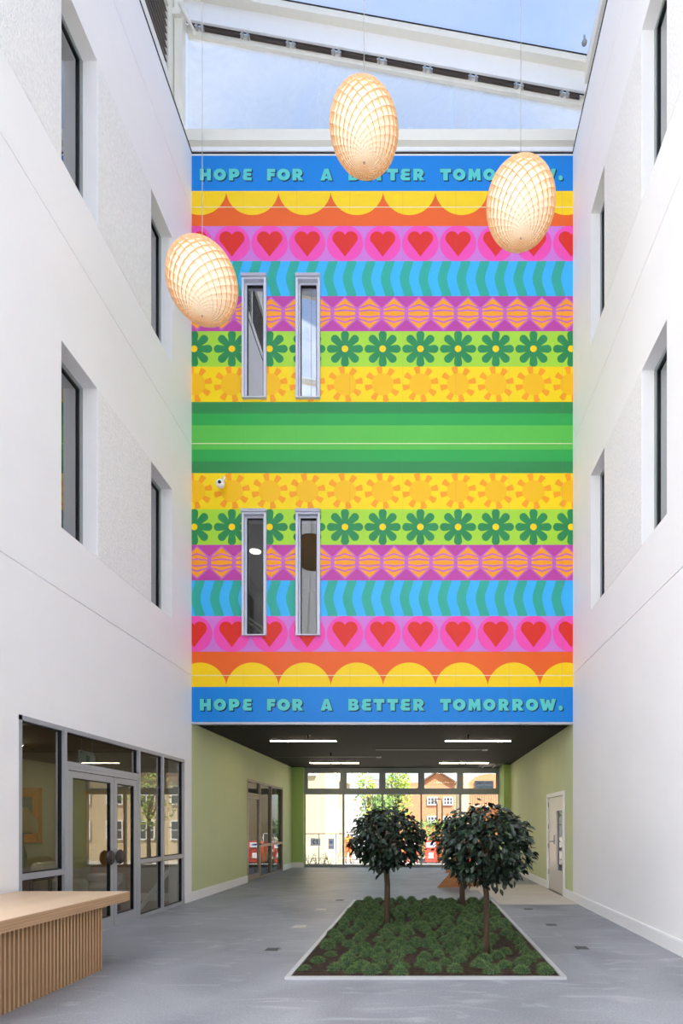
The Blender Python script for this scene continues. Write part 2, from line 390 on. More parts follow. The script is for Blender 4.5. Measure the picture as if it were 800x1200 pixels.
# roof panes
rf = thing('window_14', (0, 5, 17.1), 'sloping glazed roof over the atrium', 'window', kind='structure')
yb = [-11.0, -8.6, -5.4, -2.2, 1.4, 5.0, 8.2, 11.15]
for a, b in zip(yb[:-1], yb[1:]):
    MB().add([(x, y, zr(x, 17.12)) for x, y in ((XC0-0.2, a+0.03), (XC1+0.2, a+0.03), (XC1+0.2, b), (XC0-0.2, b))], [(0, 1, 2, 3)]).build('pane', film_roof, rf)
    sloped(MB(), XC0-0.2, XC1+0.2, a-0.06, a+0.06, 16.95, 17.10).build('rafter', cream_paint, rf)
B(XC1-0.02, XC1+0.22, YB, 11.6, zr(XC1, 16.72), zr(XC1, 17.06)).build('eaves_rail', cream_paint, rf)
ue = B(XC1+0.12, XC1+0.2, YB, 11.6, ZT+0.03, zr(XC1, 16.85)).build('trim_8', alu); tag(ue, 'pale grey upstand between the right wall and the roof', 'trim', kind='structure')
# fixing knob on the roof glass
kn = MB().sphere((XC1-0.12, 10.95, 16.47), 0.05, 10, 6); kn.tube([(XC1-0.12, 10.95, 16.50), (XC1-0.12, 10.95, 16.6)], 0.02)
o = kn.build('roof_fixing', alu_dark); tag(o, 'small dark round fixing under the roof glass at its right corner', 'fixing')
# left clerestory with louvre and posts
lc = thing('window_15', (-4.9, 5, ZT), 'louvred clerestory above the left wall', 'window', kind='structure')
B(-4.95, -4.85, YB, 11.6, ZT+0.03, 15.98).build('bottom_rail', cream_paint, lc)
B(-4.95, -4.85, YB, 11.6, 17.25, 18.0).build('top_rail', cream_paint, lc)
B(-5.10, -5.06, YB, 11.6, 15.98, 17.25).build('backing', gasket, lc)
for i in range(9):
    z = 16.02+i*0.138
    mb = MB(); mb.add([(-5.04, YB, z+0.10), (-4.88, YB, z), (-4.88, YB, z+0.03), (-5.04, YB, z+0.13), (-5.04, 11.0, z+0.10), (-4.88, 11.0, z), (-4.88, 11.0, z+0.03), (-5.04, 11.0, z+0.13)],
       [(0, 1, 2, 3), (4, 7, 6, 5), (0, 4, 5, 1), (1, 5, 6, 2), (2, 6, 7, 3), (3, 7, 4, 0)])
    mb.build('slat', MATS['slat_taupe'] if 'slat_taupe' in MATS else mat('slat_taupe', (140, 130, 120), 0.5), lc)
for y in (-2, 2, 6, 9.2):
    B(-4.95, -4.84, y, y+0.1, ZT, 17.8).build('mullion', cream_paint, lc)
B(-5.1, -4.852, 11.0, 11.75, 15.98, 17.25).build('jamb', cream_paint, lc)
po = thing('steel_post', (-4.74, 11.3, ZT), 'white steel post and brace at the upper left corner of the roof', 'post')
B(-4.83, -4.67, 11.20, 11.36, ZT+0.1, 17.9).build('post', cream_paint, po)
B(-4.90, -4.672, 11.14, 11.42, 17.3, 17.42).build('collar', cream_paint, po)
MB().tube([(-4.70, 11.15, 17.5), (-4.40, 11.12, 16.9)], 0.035).build('brace', cream_paint, po)

# ------------------------------------------------------------------ side windows
wn = [0]
def side_window(X, sg, ys, zs, rec, fm, bm_, label):
    wn[0] += 1
    xg = X-sg*rec
    t = thing('window_%d' % wn[0], (xg, (ys[0]+ys[1])/2, zs[0]), label, 'window', kind='structure')
    MB().ring('X', ys[0], ys[1], zs[0], zs[1], 0.055, xg-0.035, xg+0.035).build('frame', fm, t)
    MB().ring('X', ys[0]+0.055, ys[1]-0.055, zs[0]+0.055, zs[1]-0.055, 0.022, xg-0.02, xg+0.02).build('sash', gasket, t)
    MB().add([(xg, ys[0]+0.08, zs[0]+0.08), (xg, ys[1]-0.08, zs[0]+0.08), (xg, ys[1]-0.08, zs[1]-0.08), (xg, ys[0]+0.08, zs[1]-0.08)], [(0, 1, 2, 3)]).build('pane', glass_side, t)
    xb = xg-sg*0.035
    B(min(xb, xb-sg*0.01), max(xb, xb-sg*0.01), ys[0], ys[1], zs[0], zs[1]).build('blind', bm_, t)
    # sill board lining the reveal
    B(min(xg, X-sg*0.003), max(xg, X-sg*0.003), ys[0]+0.001, ys[1]-0.001, zs[0], zs[0]+0.012).build('sill', white_paint, t)
    return t
for j, fln in ((1, 'upper'), (0, 'lower')):
    for i, pos in ((0, 'nearer the desk'), (1, 'nearer the mural')):
        side_window(XL, 1, WL_Y[i], WL_Z[j], 0.235, frame_dark, blind_grey, 'tall %s window in the left white wall, the one %s' % (fln, pos))
for j, fln in ((1, 'upper'), (0, 'lower')):
    for i, pos in ((0, 'nearer the picture edge'), (1, 'nearer the mural')):
        side_window(XR, -1, WR_Y[i], WR_Z[j], 0.2, frame_dark, blind_pale, 'tall %s window in the right white wall, the one %s' % (fln, pos))

# ------------------------------------------------------------------ mural windows
for j, fln in ((1, 'upper'), (0, 'lower')):
    for i, pos in ((0, 'left'), (1, 'right')):
        x0, x1 = MW_X[i]; z0, z1 = MW_Z[j]; wn[0] += 1
        t = thing('window_%d' % wn[0], ((x0+x1)/2, YM, z0), 'slim %s %s window with lilac-grey frame set in the mural' % (fln, pos), 'window', kind='structure')
        MB().ring('Y', x0, x1, z0, z1, 0.04, YM-0.07, YM+0.30, 0.02).build('frame', frame_pale, t)
        B(x0-0.005, x1+0.005, YM-0.10, YM, z1-0.005, z1+0.05).build('hood', mat('hood_grey', (176, 176, 190), 0.4) if 'hood_grey' not in MATS else MATS['hood_grey'], t)
        MB().ring('Y', x0+0.04, x1-0.04, z0+0.02, z1-0.04, 0.035, YM+0.02, YM+0.10, 0.02).build('sash', frame_pale, t)
        MB().ring('Y', x0+0.075, x1-0.075, z0+0.04, z1-0.075, 0.012, YM+0.03, YM+0.07).build('gasket', gasket, t)
        MB().add([(x0+0.08, YM+0.06, z0+0.045), (x1-0.08, YM+0.06, z0+0.045), (x1-0.08, YM+0.06, z1-0.08), (x0+0.08, YM+0.06, z1-0.08)], [(0, 1, 2, 3)]).build('pane', glass_reflect_boost if j else glass_coat, t)
# rooms behind the mural windows
room_grey = mat('room_grey', (150, 152, 150), 0.8)
lamp_w = mat('lamp_white', (255, 246, 230), 0.5, emit=14.0)
for j, (z0, z1) in enumerate(((4.9, 7.85), (9.4, 12.6))):
    mb = MB(); mb.box(-4.4, 2.9, YM+0.33, 15.6, z0, z1)
    o = mb.build('wall_room_%d' % (j+1), room_grey); tag(o, 'grey room seen through the %s mural windows' % ('lower', 'upper')[j], 'room', kind='structure')
    # open the side towards the windows
    bm = bmesh.new(); bm.from_mesh(o.data)
    bmesh.ops.delete(bm, geom=[f for f in bm.faces if abs(f.normal.y+1) < 0.01], context='FACES'); bm.to_mesh(o.data); bm.free()
    if j: continue
    d = MB().lathe([(0.0, z1-0.02), (0.11, z1-0.02), (0.13, z1-0.001)], -3.85, 13.3, 20).build('ceiling_lamp', lamp_w)
    tag(d, 'round downlight seen through the %s left mural window' % ('lower', 'upper')[j], 'lamp')
sh = thing('stair_rail', (-3.9, 12.9, 4.9), 'pale stair balustrade behind the lower left mural window', 'balustrade')
for k in range(2):
    MB().tube([(-4.2, 12.6, 6.35-0.12*k), (-2.9, 13.6, 5.55-0.12*k)], 0.03).build('rail', cream_paint, sh)
for k in range(3): MB().tube([(-4.0+0.4*k, 12.75+0.31*k, 4.9), (-4.0+0.4*k, 12.75+0.31*k, 6.2-0.25*k)], 0.02).build('baluster', cream_paint, sh)

# ------------------------------------------------------------------ mural
def pm(name, rgb): return mat('paint_'+name, rgb, 0.42, 0.35)
M_ = {k: pm(k, c) for k, c in dict(blue=(0, 128, 214), yellow=(250, 210, 0), orange=(236, 100, 24), violet=(208, 122, 208), pink=(240, 78, 176), red=(222, 44, 28),
      sky=(58, 180, 242), teal=(46, 170, 152), magenta=(190, 66, 160), lilac=(198, 104, 190), amber=(250, 162, 26), lime=(166, 216, 58), leaf=(40, 138, 78),
      sun=(250, 216, 0), disc=(246, 190, 6), ray=(248, 160, 26), g1=(46, 138, 74), g2=(44, 166, 76), g3=(90, 190, 74), mint=(88, 200, 196), ink=(14, 34, 48), joint=(236, 226, 190)).items()}
def mpt(x, y, lay=0): return ((x-VX)/60.0, YM-0.0016*lay, EYE+(VY-y)/60.0)
WIN_PX = [(284.9, 312.5, 328.5, 468.0), (347.6, 375.0, 328.5, 468.0), (284.9, 312.5, 602.2, 745.2), (347.6, 375.0, 602.2, 745.2)]
MX0, MX1 = 224.5, 671.0
MURAL = thing('mural', (0, YM, ZC), 'rainbow striped mural with hearts, flowers and lettering above the passage', 'mural')
def mural_part(name, polys, ytop, ybot, parent, mats):
    """polys: list of (points px, layer, material index); clipped to the band, the wall and the windows"""
    xs = [p[0] for q in polys for p in q[0]]; ys = [p[1] for q in polys for p in q[0]]
    bm = bmesh.new()
    for pts, lay, mi in polys:
        vs = [bm.verts.new(mpt(x, y, lay)) for x, y in pts]
        f = bm.faces.new(vs); f.material_index = mi
    def cut(co, no, outer=False):
        bmesh.ops.bisect_plane(bm, geom=list(bm.verts)+list(bm.edges)+list(bm.faces), plane_co=co, plane_no=no, clear_outer=outer)
    if min(xs) < MX0: cut(mpt(MX0, 0), (-1, 0, 0), True)
    if max(xs) > MX1: cut(mpt(MX1, 0), (1, 0, 0), True)
    if min(ys) < ytop-0.01: cut(mpt(0, ytop), (0, 0, 1), True)
    if max(ys) > ybot+0.01: cut(mpt(0, ybot), (0, 0, -1), True)
    for (a, b, c, d) in WIN_PX:
        if max(xs) > a and min(xs) < b and max(ys) > c and min(ys) < d:
            cut(mpt(a, 0), (1, 0, 0)); cut(mpt(b, 0), (1, 0, 0)); cut(mpt(0, c), (0, 0, 1)); cut(mpt(0, d), (0, 0, 1))
            A = mpt(a, d); Bq = mpt(b, c)
            dl = [f for f in bm.faces if A[0] < f.calc_center_median().x < Bq[0] and A[2] < f.calc_center_median().z < Bq[2]]
            bmesh.ops.delete(bm, geom=dl, context='FACES')
    if not bm.faces: bm.free(); return None
    bmesh.ops.recalc_face_normals(bm, faces=bm.faces)
    me = bpy.data.meshes.new(name)
    off = Vector(MURAL.location)
    for v in bm.verts: v.co -= off
    for f in bm.faces:
        if f.normal.y > 0: f.normal_flip()
    bm.to_mesh(me); bm.free()
    for m in mats: me.materials.append(m)
    o = bpy.data.objects.new(name, me); C.objects.link(o); o.parent = parent
    return o
def band(y0, y1, m, label): 
    o = mural_part('band', [([(MX0, y0), (MX1, y0), (MX1, y1), (MX0, y1)], 0, 0)], y0, y1, MURAL, [M_[m]]); o['label'] = label; return o
def circ(cx, cy, r, n=28, ry=None, a0=0, a1=2*PI):
    ry = ry or r
    return [(cx+r*math.cos(a0+(a1-a0)*k/n), cy-ry*math.sin(a0+(a1-a0)*k/n)) for k in range(n if abs(a1-a0-2*PI) < 1e-6 else n+1)]

# glyphs: loops in a unit box, y up
def arc(cx, cy, rx, ry, a0, a1, n=8): return [(cx+rx*math.cos(math.radians(a0+(a1-a0)*k/n)), cy+ry*math.sin(math.radians(a0+(a1-a0)*k/n))) for k in range(n+1)]
GL = {
 'H': [[(0, 0), (0, 1), (.37, 1), (.37, .65), (.63, .65), (.63, 1), (1, 1), (1, 0), (.63, 0), (.63, .33), (.37, .33), (.37, 0)]],
 'O': [arc(.5, .5, .5, .51, 0, 345, 23), arc(.5, .5, .16, .18, 0, 330, 11)],
 'P': [[(0, 0), (0, 1)] + arc(.62, .63, .38, .37, 90, -90, 10) + [(.42, .26), (.42, 0)], arc(.47, .64, .1, .1, 0, 315, 7)],
 'E': [[(1, 1)] + arc(.36, .72, .30, .28, 90, 215, 8) + arc(.36, .29, .36, .29, 150, 270, 8) + [(1, 0), (1, .27), (.52, .27), (.48, .33), (.48, .38), (.95, .40), (.95, .62), (.48, .64), (.46, .70), (.52, .74), (1, .74)]],
 'F': [[(0, 0), (0, 1), (1, 1), (1, .70), (.48, .70), (.48, .63), (.92, .63), (.92, .35), (.48, .35), (.48, 0)]],
 'R': [[(0, 0), (0, 1)] + arc(.55, .66, .37, .34, 90, -62, 9) + [(1, 0), (.58, 0), (.42, .28), (.38, .28), (.38, 0)], arc(.44, .66, .09, .09, 0, 315, 7)],
 'A': [[(0, 0), (.32, 1), (.68, 1), (1, 0), (.64, 0), (.60, .14), (.40, .14), (.36, 0)], [(.43, .36), (.5, .60), (.57, .36)]],
 'B': [[(0, 0), (0, 1)] + arc(.60, .74, .33, .26, 90, -45, 7) + arc(.62, .28, .38, .28, 45, -90, 8), [(.36, .62), (.36, .74), (.55, .74), (.58, .68), (.55, .62)], [(.36, .26), (.36, .40), (.56, .40), (.60, .33), (.56, .26)]],
 'T': [[(0, .66), (0, 1), (1, 1), (1, .66), (.71, .66), (.71, 0), (.29, 0), (.29, .66)]],
 'M': [[(0, 0), (.05, 1), (.34, 1), (.5, .62), (.66, 1), (.95, 1), (1, 0), (.68, 0), (.66, .40), (.5, .02), (.34, .40), (.32, 0)]],
 'W': [[(0, 1), (.20, 0), (.42, 0), (.5, .32), (.58, 0), (.80, 0), (1, 1), (.72, 1), (.68, .52), (.59, .92), (.42, .92), (.33, .52), (.30, 1)]],
 '.': [arc(.5, .22, .5, .22, 0, 345, 15)],
}
GC = {}
def glyph(ch):
    if ch not in GC:
        cu = bpy.data.curves.new('g', 'CURVE'); cu.dimensions = '2D'; cu.fill_mode = 'BOTH'
        for lp in GL[ch]:
            sp = cu.splines.new('POLY'); sp.points.add(len(lp)-1); sp.use_cyclic_u = True
            for i, p in enumerate(lp): sp.points[i].co = (p[0], p[1], 0, 1)
        o = bpy.data.objects.new('g', cu); C.objects.link(o)
        dg = bpy.context.evaluated_depsgraph_get(); me = bpy.data.meshes.new_from_object(o.evaluated_get(dg))
        GC[ch] = ([(v.co.x, v.co.y) for v in me.vertices], [list(p.vertices) for p in me.polygons])
        bpy.data.objects.remove(o); bpy.data.curves.remove(cu); bpy.data.meshes.remove(me)
    return GC[ch]
LET = [('H', 234, 247.2), ('O', 250.2, 264.8), ('P', 268, 280.5), ('E', 284, 294.8), ('F', 312.7, 322.5), ('O', 324.6, 339.8), ('R', 342.4, 355.3), ('A', 375.3, 389.4),
       ('B', 407.9, 420.4), ('E', 423.4, 434.6), ('T', 437.4, 450.3), ('T', 453.5, 466.2), ('E', 468.9, 480.2), ('R', 484, 497.3), ('T', 515.3, 528.3), ('O', 530.5, 545.3),
       ('M', 548.2, 563.2), ('O', 566, 580.4), ('R', 583.8, 596.5), ('R', 599.9, 613.3), ('O', 615.6, 630.3), ('W', 632, 651.2), ('.', 653.9, 659.3)]
def lettering(par, yt, yb_, a, b):
    for ch, x0, x1 in LET:
        vs, fs = glyph(ch); polys = []
        for dx, dy, lay, mi in ((1.3, 1.2, 0.6, 1), (0.7, 0.6, 0.9, 1), (-0.35, 0.2, 1.1, 1), (0.3, -0.35, 1.3, 1), (0, 0, 2, 0)):
            for f in fs: polys.append(([(x0+vs[i][0]*(x1-x0)+dx, yb_-vs[i][1]*(yb_-yt)+dy) for i in f], lay, mi))
        mural_part('letter', polys, a, b, par, [M_['mint'], M_['ink']])
def scallops(par, cy, a, b):
    for k in range(-1, 8):
        mural_part('scallop', [(circ(295.6+61.25*k, cy, 31.0, 48), 1, 0)], a, b, par, [M_['yellow']])
PH = 227.5; PD = 44.15
def hearts(par, cy, top, bot, a, b):
    for k in range(11):
        cx = PH+PD*k
        mural_part('disc', [(circ(cx, cy, 21.3, 36), 1, 0)], a, b, par, [M_['pink']])
        h = bot-top; r = 7.9; pts = []
        for s in (0,):
            pts += [(cx, bot)]
            pts += [(cx+6.9+r*math.cos(math.radians(t)), top+r-r*math.sin(math.radians(t))) for t in range(-38, 151, 12)]
            pts += [(cx, top+4.2)]
            pts += [(cx-6.9-r*math.cos(math.radians(t)), top+r-r*math.sin(math.radians(t))) for t in range(150, -39, -12)]
        mural_part('heart', [(pts, 2, 0)], a, b, par, [M_['red']])
def waves(par, a, b):
    for k in range(-1, 21):
        x0 = 628.4-22.22*19+22.22*k+0.4
        n = 24; L = []
        for i in range(n+1):
            t = i/n; L.append((x0-5.0*((1-math.cos(2*PI*t))/2)**0.8, a+(b-a)*t))
        polys = [([L[i], (L[i][0]+10.9, L[i][1]), (L[i+1][0]+10.9, L[i+1][1]), L[i+1]], 1, 0) for i in range(n)]
        if L[0][0]+11 < MX0 or L[0][0]-5 > MX1: continue
        mural_part('wave', polys, a, b, par, [M_['teal']])
def diamonds(par, a, b):
    cy = (a+b)/2
    for k in range(-8, 8):
        cx = 461.6+28.85*k
        if cx+24 < MX0 or cx-24 > MX1: continue
        H = 20.2; W = 22.0; w2 = 14.42
        yy = H*(1-w2/W)
        polys = [([(cx, cy-H), (cx+w2, cy-yy), (cx+w2, cy+yy), (cx, cy+H), (cx-w2, cy+yy), (cx-w2, cy-yy)], 1, 1)]
        # orange slices
        e = 12.2
        def ch(c, ed): return [(-e, ed), (0, c), (e, ed)]
        lines = [(10.9, 6.6), (9.2, 5.1), (4.6, 3.0), (2.8, 1.5)]
        up = [(-11.6, 7.4), (0, 17.6), (11.6, 7.4), (0, 11.2)]
        q = [up, [(-e, 5.5), (0, 9.2), (e, 5.5), (e, 3.6), (0, 5.0), (-e, 3.6)]]
        mid = [(-e, 1.9), (0, 3.0), (e, 1.9), (e, -1.9), (0, -3.0), (-e, -1.9)]
        for pl_ in q:
            polys.append(([(cx+p[0], cy-p[1]) for p in pl_], 2, 0)); polys.append(([(cx+p[0], cy+p[1]) for p in pl_], 2, 0))
        polys.append(([(cx+p[0], cy-p[1]) for p in mid], 2, 0))
        mural_part('diamond', polys, a, b, par, [M_['amber'], M_['lilac']])
def flowers(par, a, b):
    cy = (a+b)/2
    for k in range(11):
        cx = PH+PD*k; polys = []
        for j in range(8):
            t = PI/4*j; ca, sa = math.cos(t), math.sin(t); pts = []
            out_ = [(2.0, -1.8), (10, -3.9), (16.0, -4.7)] + [(16.6+4.6*math.cos(math.radians(d)), 4.7*math.sin(math.radians(d))) for d in range(-75, 76, 15)] + [(16.0, 4.7), (10, 3.9), (2.0, 1.8)]
            pts = [(cx+u*ca-v*sa, cy-(u*sa+v*ca)) for u, v in out_]
            polys.append((pts, 1+0.08*j, 0))
        polys.append((circ(cx, cy, 5.4, 16), 1.7, 0)); polys.append((circ(cx, cy, 3.9, 20), 2.2, 1))
        mural_part('flower', polys, a, b, par, [M_['leaf'], M_['yellow']])
def suns(par, a, b):
    cy = (a+b)/2
    for k in range(11):
        cx = PH+PD*k; polys = [(circ(cx, cy, 13.0, 32), 1, 1)]
        for j in range(8):
            t = math.radians(12+45*j); ca, sa = math.cos(t), math.sin(t)
            pts = [(cx+u*ca-v*sa, cy-(u*sa+v*ca)) for u, v in ((12.8, -2.4), (20.6, -3.7), (21.2, 0), (20.6, 3.7), (12.8, 2.4))]
            polys.append((pts, 1.5, 0))
        mural_part('sun', polys, a, b, par, [M_['ray'], M_['disc']])

b0 = band(182.4, 223.9, 'blue', 'blue band with mint lettering'); lettering(b0, 197.8, 211.6, 182.4, 223.9)
b1 = band(223.9, 265.0, 'orange', 'orange band with hanging yellow scallops'); scallops(b1, 221.2, 223.9, 265.0)
b2 = band(265.0, 306.0, 'violet', 'violet band with red hearts on pink discs'); hearts(b2, 285.4, 271.3, 300.8, 265.0, 306.0)
b3 = band(306.0, 347.0, 'sky', 'sky blue band with teal waves'); waves(b3, 306.0, 347.0)
b4 = band(347.0, 388.2, 'magenta', 'magenta band with orange diamonds'); diamonds(b4, 347.0, 388.2)
b5 = band(388.2, 429.6, 'lime', 'lime band with green flowers'); flowers(b5, 388.2, 429.6)
b6 = band(429.6, 471.0, 'sun', 'yellow band with orange suns'); suns(b6, 429.6, 471.0)
for y0, y1, m in ((471, 484.5, 'g1'), (484.5, 498.3, 'g2'), (498.3, 526.8, 'g3'), (526.8, 540.6, 'g2'), (540.6, 554.5, 'g1')): band(y0, y1, m, 'plain green stripe')
b7 = band(554.5, 596.8, 'sun', 'yellow band with orange suns'); suns(b7, 554.5, 596.8)
b8 = band(596.8, 638.4, 'lime', 'lime band with green flowers'); flowers(b8, 596.8, 638.4)
b9 = band(638.4, 680.2, 'magenta', 'magenta band with orange diamonds'); diamonds(b9, 638.4, 680.2)
b10 = band(680.2, 722.0, 'sky', 'sky blue band with teal waves'); waves(b10, 680.2, 722.0)
b11 = band(722.0, 763.6, 'violet', 'violet band with red hearts on pink discs'); hearts(b11, 742.8, 728.4, 758.6, 722.0, 763.6)
b12 = band(763.6, 805.0, 'orange', 'orange band with rising yellow scallops'); scallops(b12, 807.4, 763.6, 805.0)
b13 = band(805.0, 846.2, 'blue', 'blue band with mint lettering'); lettering(b13, 818.9, 832.7, 805.0, 846.2)
for y in (243.0, 519.9, 791.6):
    mural_part('panel_joint', [([(MX0, y-0.45), (MX1, y-0.45), (MX1, y+0.45), (MX0, y+0.45)], 2.6, 0)], 0, 2000, MURAL, [M_['joint']])
for k in range(1, 8):
    x = 223+62.2*k
    mural_part('panel_joint', [([(x-0.05, 182.4), (x+0.05, 182.4), (x+0.05, 846.2), (x-0.05, 846.2)], 2.6, 0)], 0, 2000, MURAL, [MATS['joint_grey']])

# ------------------------------------------------------------------ security camera on the mural
c0 = P(261, 572, YM)
t = thing('security_camera', (c0.x, YM-0.02, c0.z), 'small white dome security camera fixed to the mural', 'camera')
MB().sphere((c0.x, YM-0.14, c0.z), 0.085, 16, 10).build('housing', white_paint, t)
MB().sphere((c0.x+0.01, YM-0.205, c0.z-0.005), 0.035, 12, 8).build('lens', gasket, t)
MB().tube([(c0.x+0.05, YM-0.14, c0.z+0.05), (c0.x+0.075, YM-0.13, c0.z+0.12), (c0.x+0.05, YM-0.08, c0.z+0.17), (c0.x, YM, c0.z+0.16)], 0.018).build('bracket', white_paint, t)

# ------------------------------------------------------------------ glazed shopfront to the lounge (left wall)
def xpane(t, y0, y1, z0, z1, x, m=None, name='pane'):
    return MB().add([(x, y0, z0), (x, y1, z0), (x, y1, z1), (x, y0, z1)], [(0, 1, 2, 3)]).build(name, m or glass_front, t)
xs0, xs1 = XL-0.10, XL+0.005
sf = thing('window_16', (XL, 8.6, 0), 'grey aluminium glazed screen with fixed panes on the left wall', 'window', kind='structure')
y0, y1, zt = STORE[0], STORE[1], STORE[3]
MY = [6.365, 7.20, 9.09, 9.93, 10.82]
fw = 0.05
B(xs0, xs1, y0, y1, zt-0.055, zt).build('head_rail', alu, sf)
for (a, b) in ((y0, 7.20), (9.09, y1)): B(xs0, xs1, a, b, 0.0, 0.05).build('bottom_rail', alu, sf)
for y in (y0, y1-fw): B(xs0, xs1, y, y+fw, 0, zt).build('jamb', alu, sf)
for y in (7.20, 9.09, 9.93): B(xs0, xs1+0.003, y-fw/2, y+fw/2, 0, zt).build('mullion', alu, sf)
B(xs0, xs1, 7.225, 9.065, 2.24, 2.30).build('transom', alu, sf)
for a, b in ((y0+fw, 7.175), (9.115, 9.905), (9.955, y1-fw)): B(xs0, xs1-0.004, a, b, 0.87, 0.94).build('mid_rail', alu, sf)
for a, b, c, d in ((y0+fw, 7.175, 0.94, zt-0.055), (y0+fw, 7.175, 0.05, 0.87), (7.225, 9.065, 2.30, zt-0.055),
                   (9.115, 9.905, 0.94, zt-0.055), (9.115, 9.905, 0.05, 0.87), (9.955, y1-fw, 0.94, zt-0.055), (9.955, y1-fw, 0.05, 0.87)):
    MB().ring('X', a, b, c, d, 0.014, XL-0.075, XL-0.03).build('gasket', gasket, sf)
    xpane(sf, a+0.005, b-0.005, c+0.005, d-0.005, XL-0.05)
dr = thing('door_1', (XL, 8.15, 0), 'pair of grey aluminium glazed doors in the lounge screen', 'door', kind='structure')
MB().ring('X', 7.225, 9.065, 0.0, 2.24, 0.045, XL-0.09, XL, 0.01).build('door_frame', alu, dr)
for a, b in ((7.275, 8.345), (8.352, 9.015)):
    lf = MB().ring('X', a, b, 0.012, 2.185, 0.085, XL-0.06, XL-0.004, 0.16).build('door_leaf', alu, dr)
    MB().ring('X', a+0.085, b-0.085, 0.172, 2.10, 0.012, XL-0.055, XL-0.008).build('gasket', gasket, lf)
    xpane(lf, a+0.09, b-0.09, 0.178, 2.094, XL-0.03)
for yy in (8.22, 8.48):
    hd = MB(); hd.lathe([(0.0, 0), (0.10, 0.0), (0.11, 0.012), (0.10, 0.03), (0.0, 0.03)], 0, 0, 20)
    o = hd.build('push_plate', mat('handle_brown', (66, 58, 54), 0.5) if 'handle_brown' not in MATS else MATS['handle_brown'], dr)
    o.rotation_euler = (0, PI/2, 0); o.location = (XL+0.0-XL, yy-8.15, 1.02)

# lounge room behind it
lounge_wall = mat('lounge_wall', (186, 181, 168), 0.7, 0.2, var=0.02)
lounge_ceil = mat('lounge_ceiling', (150, 138, 122), 0.8)
lounge_floor = mat('lounge_floor', (150, 122, 92), 0.5, 0.4, var=0.12, scale=3, stretch=(8, 0.6, 1))
o = B(-9.3, XL-0.31, 11.15, 11.3, 0, 2.95).build('wall_lounge_end', lounge_wall); tag(o, 'grey-green end wall of the lounge behind the glazed screen', 'wall', kind='structure')
o = B(-9.4, -9.25, 3.0, 11.3, 0, 2.95).build('wall_lounge_side', lounge_wall); tag(o, 'grey-green far wall of the lounge', 'wall', kind='structure')
o = B(-9.4, XL-0.3, 2.9, 3.0, 0, 2.95).build('wall_lounge_near', lounge_wall); tag(o, 'grey-green near wall of the lounge', 'wall', kind='structure')
o = B(-9.4, XL-0.28, 2.9, 11.3, 2.9, 3.0).build('ceiling_lounge', lounge_ceil); tag(o, 'lounge ceiling seen through the glazed screen', 'ceiling', kind='structure')
o = B(-9.25, XL-0.301, 3.0, 11.15, 0.0, 0.008).build('floor_lounge', lounge_floor); tag(o, 'brown timber floor of the lounge', 'floor', kind='structure')
o = B(-9.25, XL-0.31, 11.13, 11.15, 0.008, 0.16).build('baseboard_lounge', white_paint); tag(o, 'white skirting in the lounge', 'baseboard', kind='structure')
lt = thing('linear_lamp', (-6.9, 9.1, 2.88), 'slim linear ceiling lamp in the lounge', 'lamp')
B(-6.93, -6.87, 8.3, 9.9, 2.86, 2.90).build('housing', white_paint, lt); B(-6.925, -6.875, 8.32, 9.88, 2.85, 2.86).build('diffuser', mat('lamp_strip', (255, 240, 215), 0.5, emit=120.0), lt)
lounge_fill = thing('linear_lamp', (-8.7, 5.5, 2.88), 'added unseen linear lamp brightening the lounge', 'lamp')  # extra strip added out of view to brighten the lounge
B(-8.73, -8.67, 4.0, 7.0, 2.86, 2.90).build('housing', white_paint, lounge_fill); B(-8.725, -8.675, 4.02, 6.98, 2.85, 2.86).build('diffuser', MATS['lamp_strip'], lounge_fill)
# picture in gilt frame on the end wall
gilt = mat('gilt', (220, 122, 14), 0.45, 0.5, metal=0.2, var=0.1, scale=6)
pa = P(8, 923, 11.1); pb = P(47.5, 988, 11.1)
pc = thing('framed_picture', ((pa.x+pb.x)/2, 11.14, pb.z), 'dark painting in a wide gilt frame on the lounge wall', 'picture')
mb = MB(); fwid = 0.19
def bevel_frame(mb, x0, x1, z0, z1, wd, yf, yb_):
    o_ = [(x0, z0), (x1, z0), (x1, z1), (x0, z1)]; i_ = [(x0+wd, z0+wd), (x1-wd, z0+wd), (x1-wd, z1-wd), (x0+wd, z1-wd)]
    m_ = [(x0+0.02, z0+0.02), (x1-0.02, z0+0.02), (x1-0.02, z1-0.02), (x0+0.02, z1-0.02)]
    vs = [(p[0], yb_, p[1]) for p in o_] + [(p[0], yf, p[1]) for p in m_] + [(p[0], yb_-0.015, p[1]) for p in i_]
    fs = []
    for k in range(4):
        k2 = (k+1) % 4; fs += [(k, k2, 4+k2, 4+k), (4+k, 4+k2, 8+k2, 8+k)]
    mb.add(vs, fs)
bevel_frame(mb, pa.x, pb.x, pb.z, pa.z, fwid, 11.06, 11.145); mb.build('frame', gilt, pc)
art = mat('canvas', (40, 62, 58), 0.6, rgb2=(96, 104, 122), scale=4)
B(pa.x+0.15, pb.x-0.15, 11.125, 11.14, pb.z+0.15, pa.z-0.15).build('canvas', art, pc)
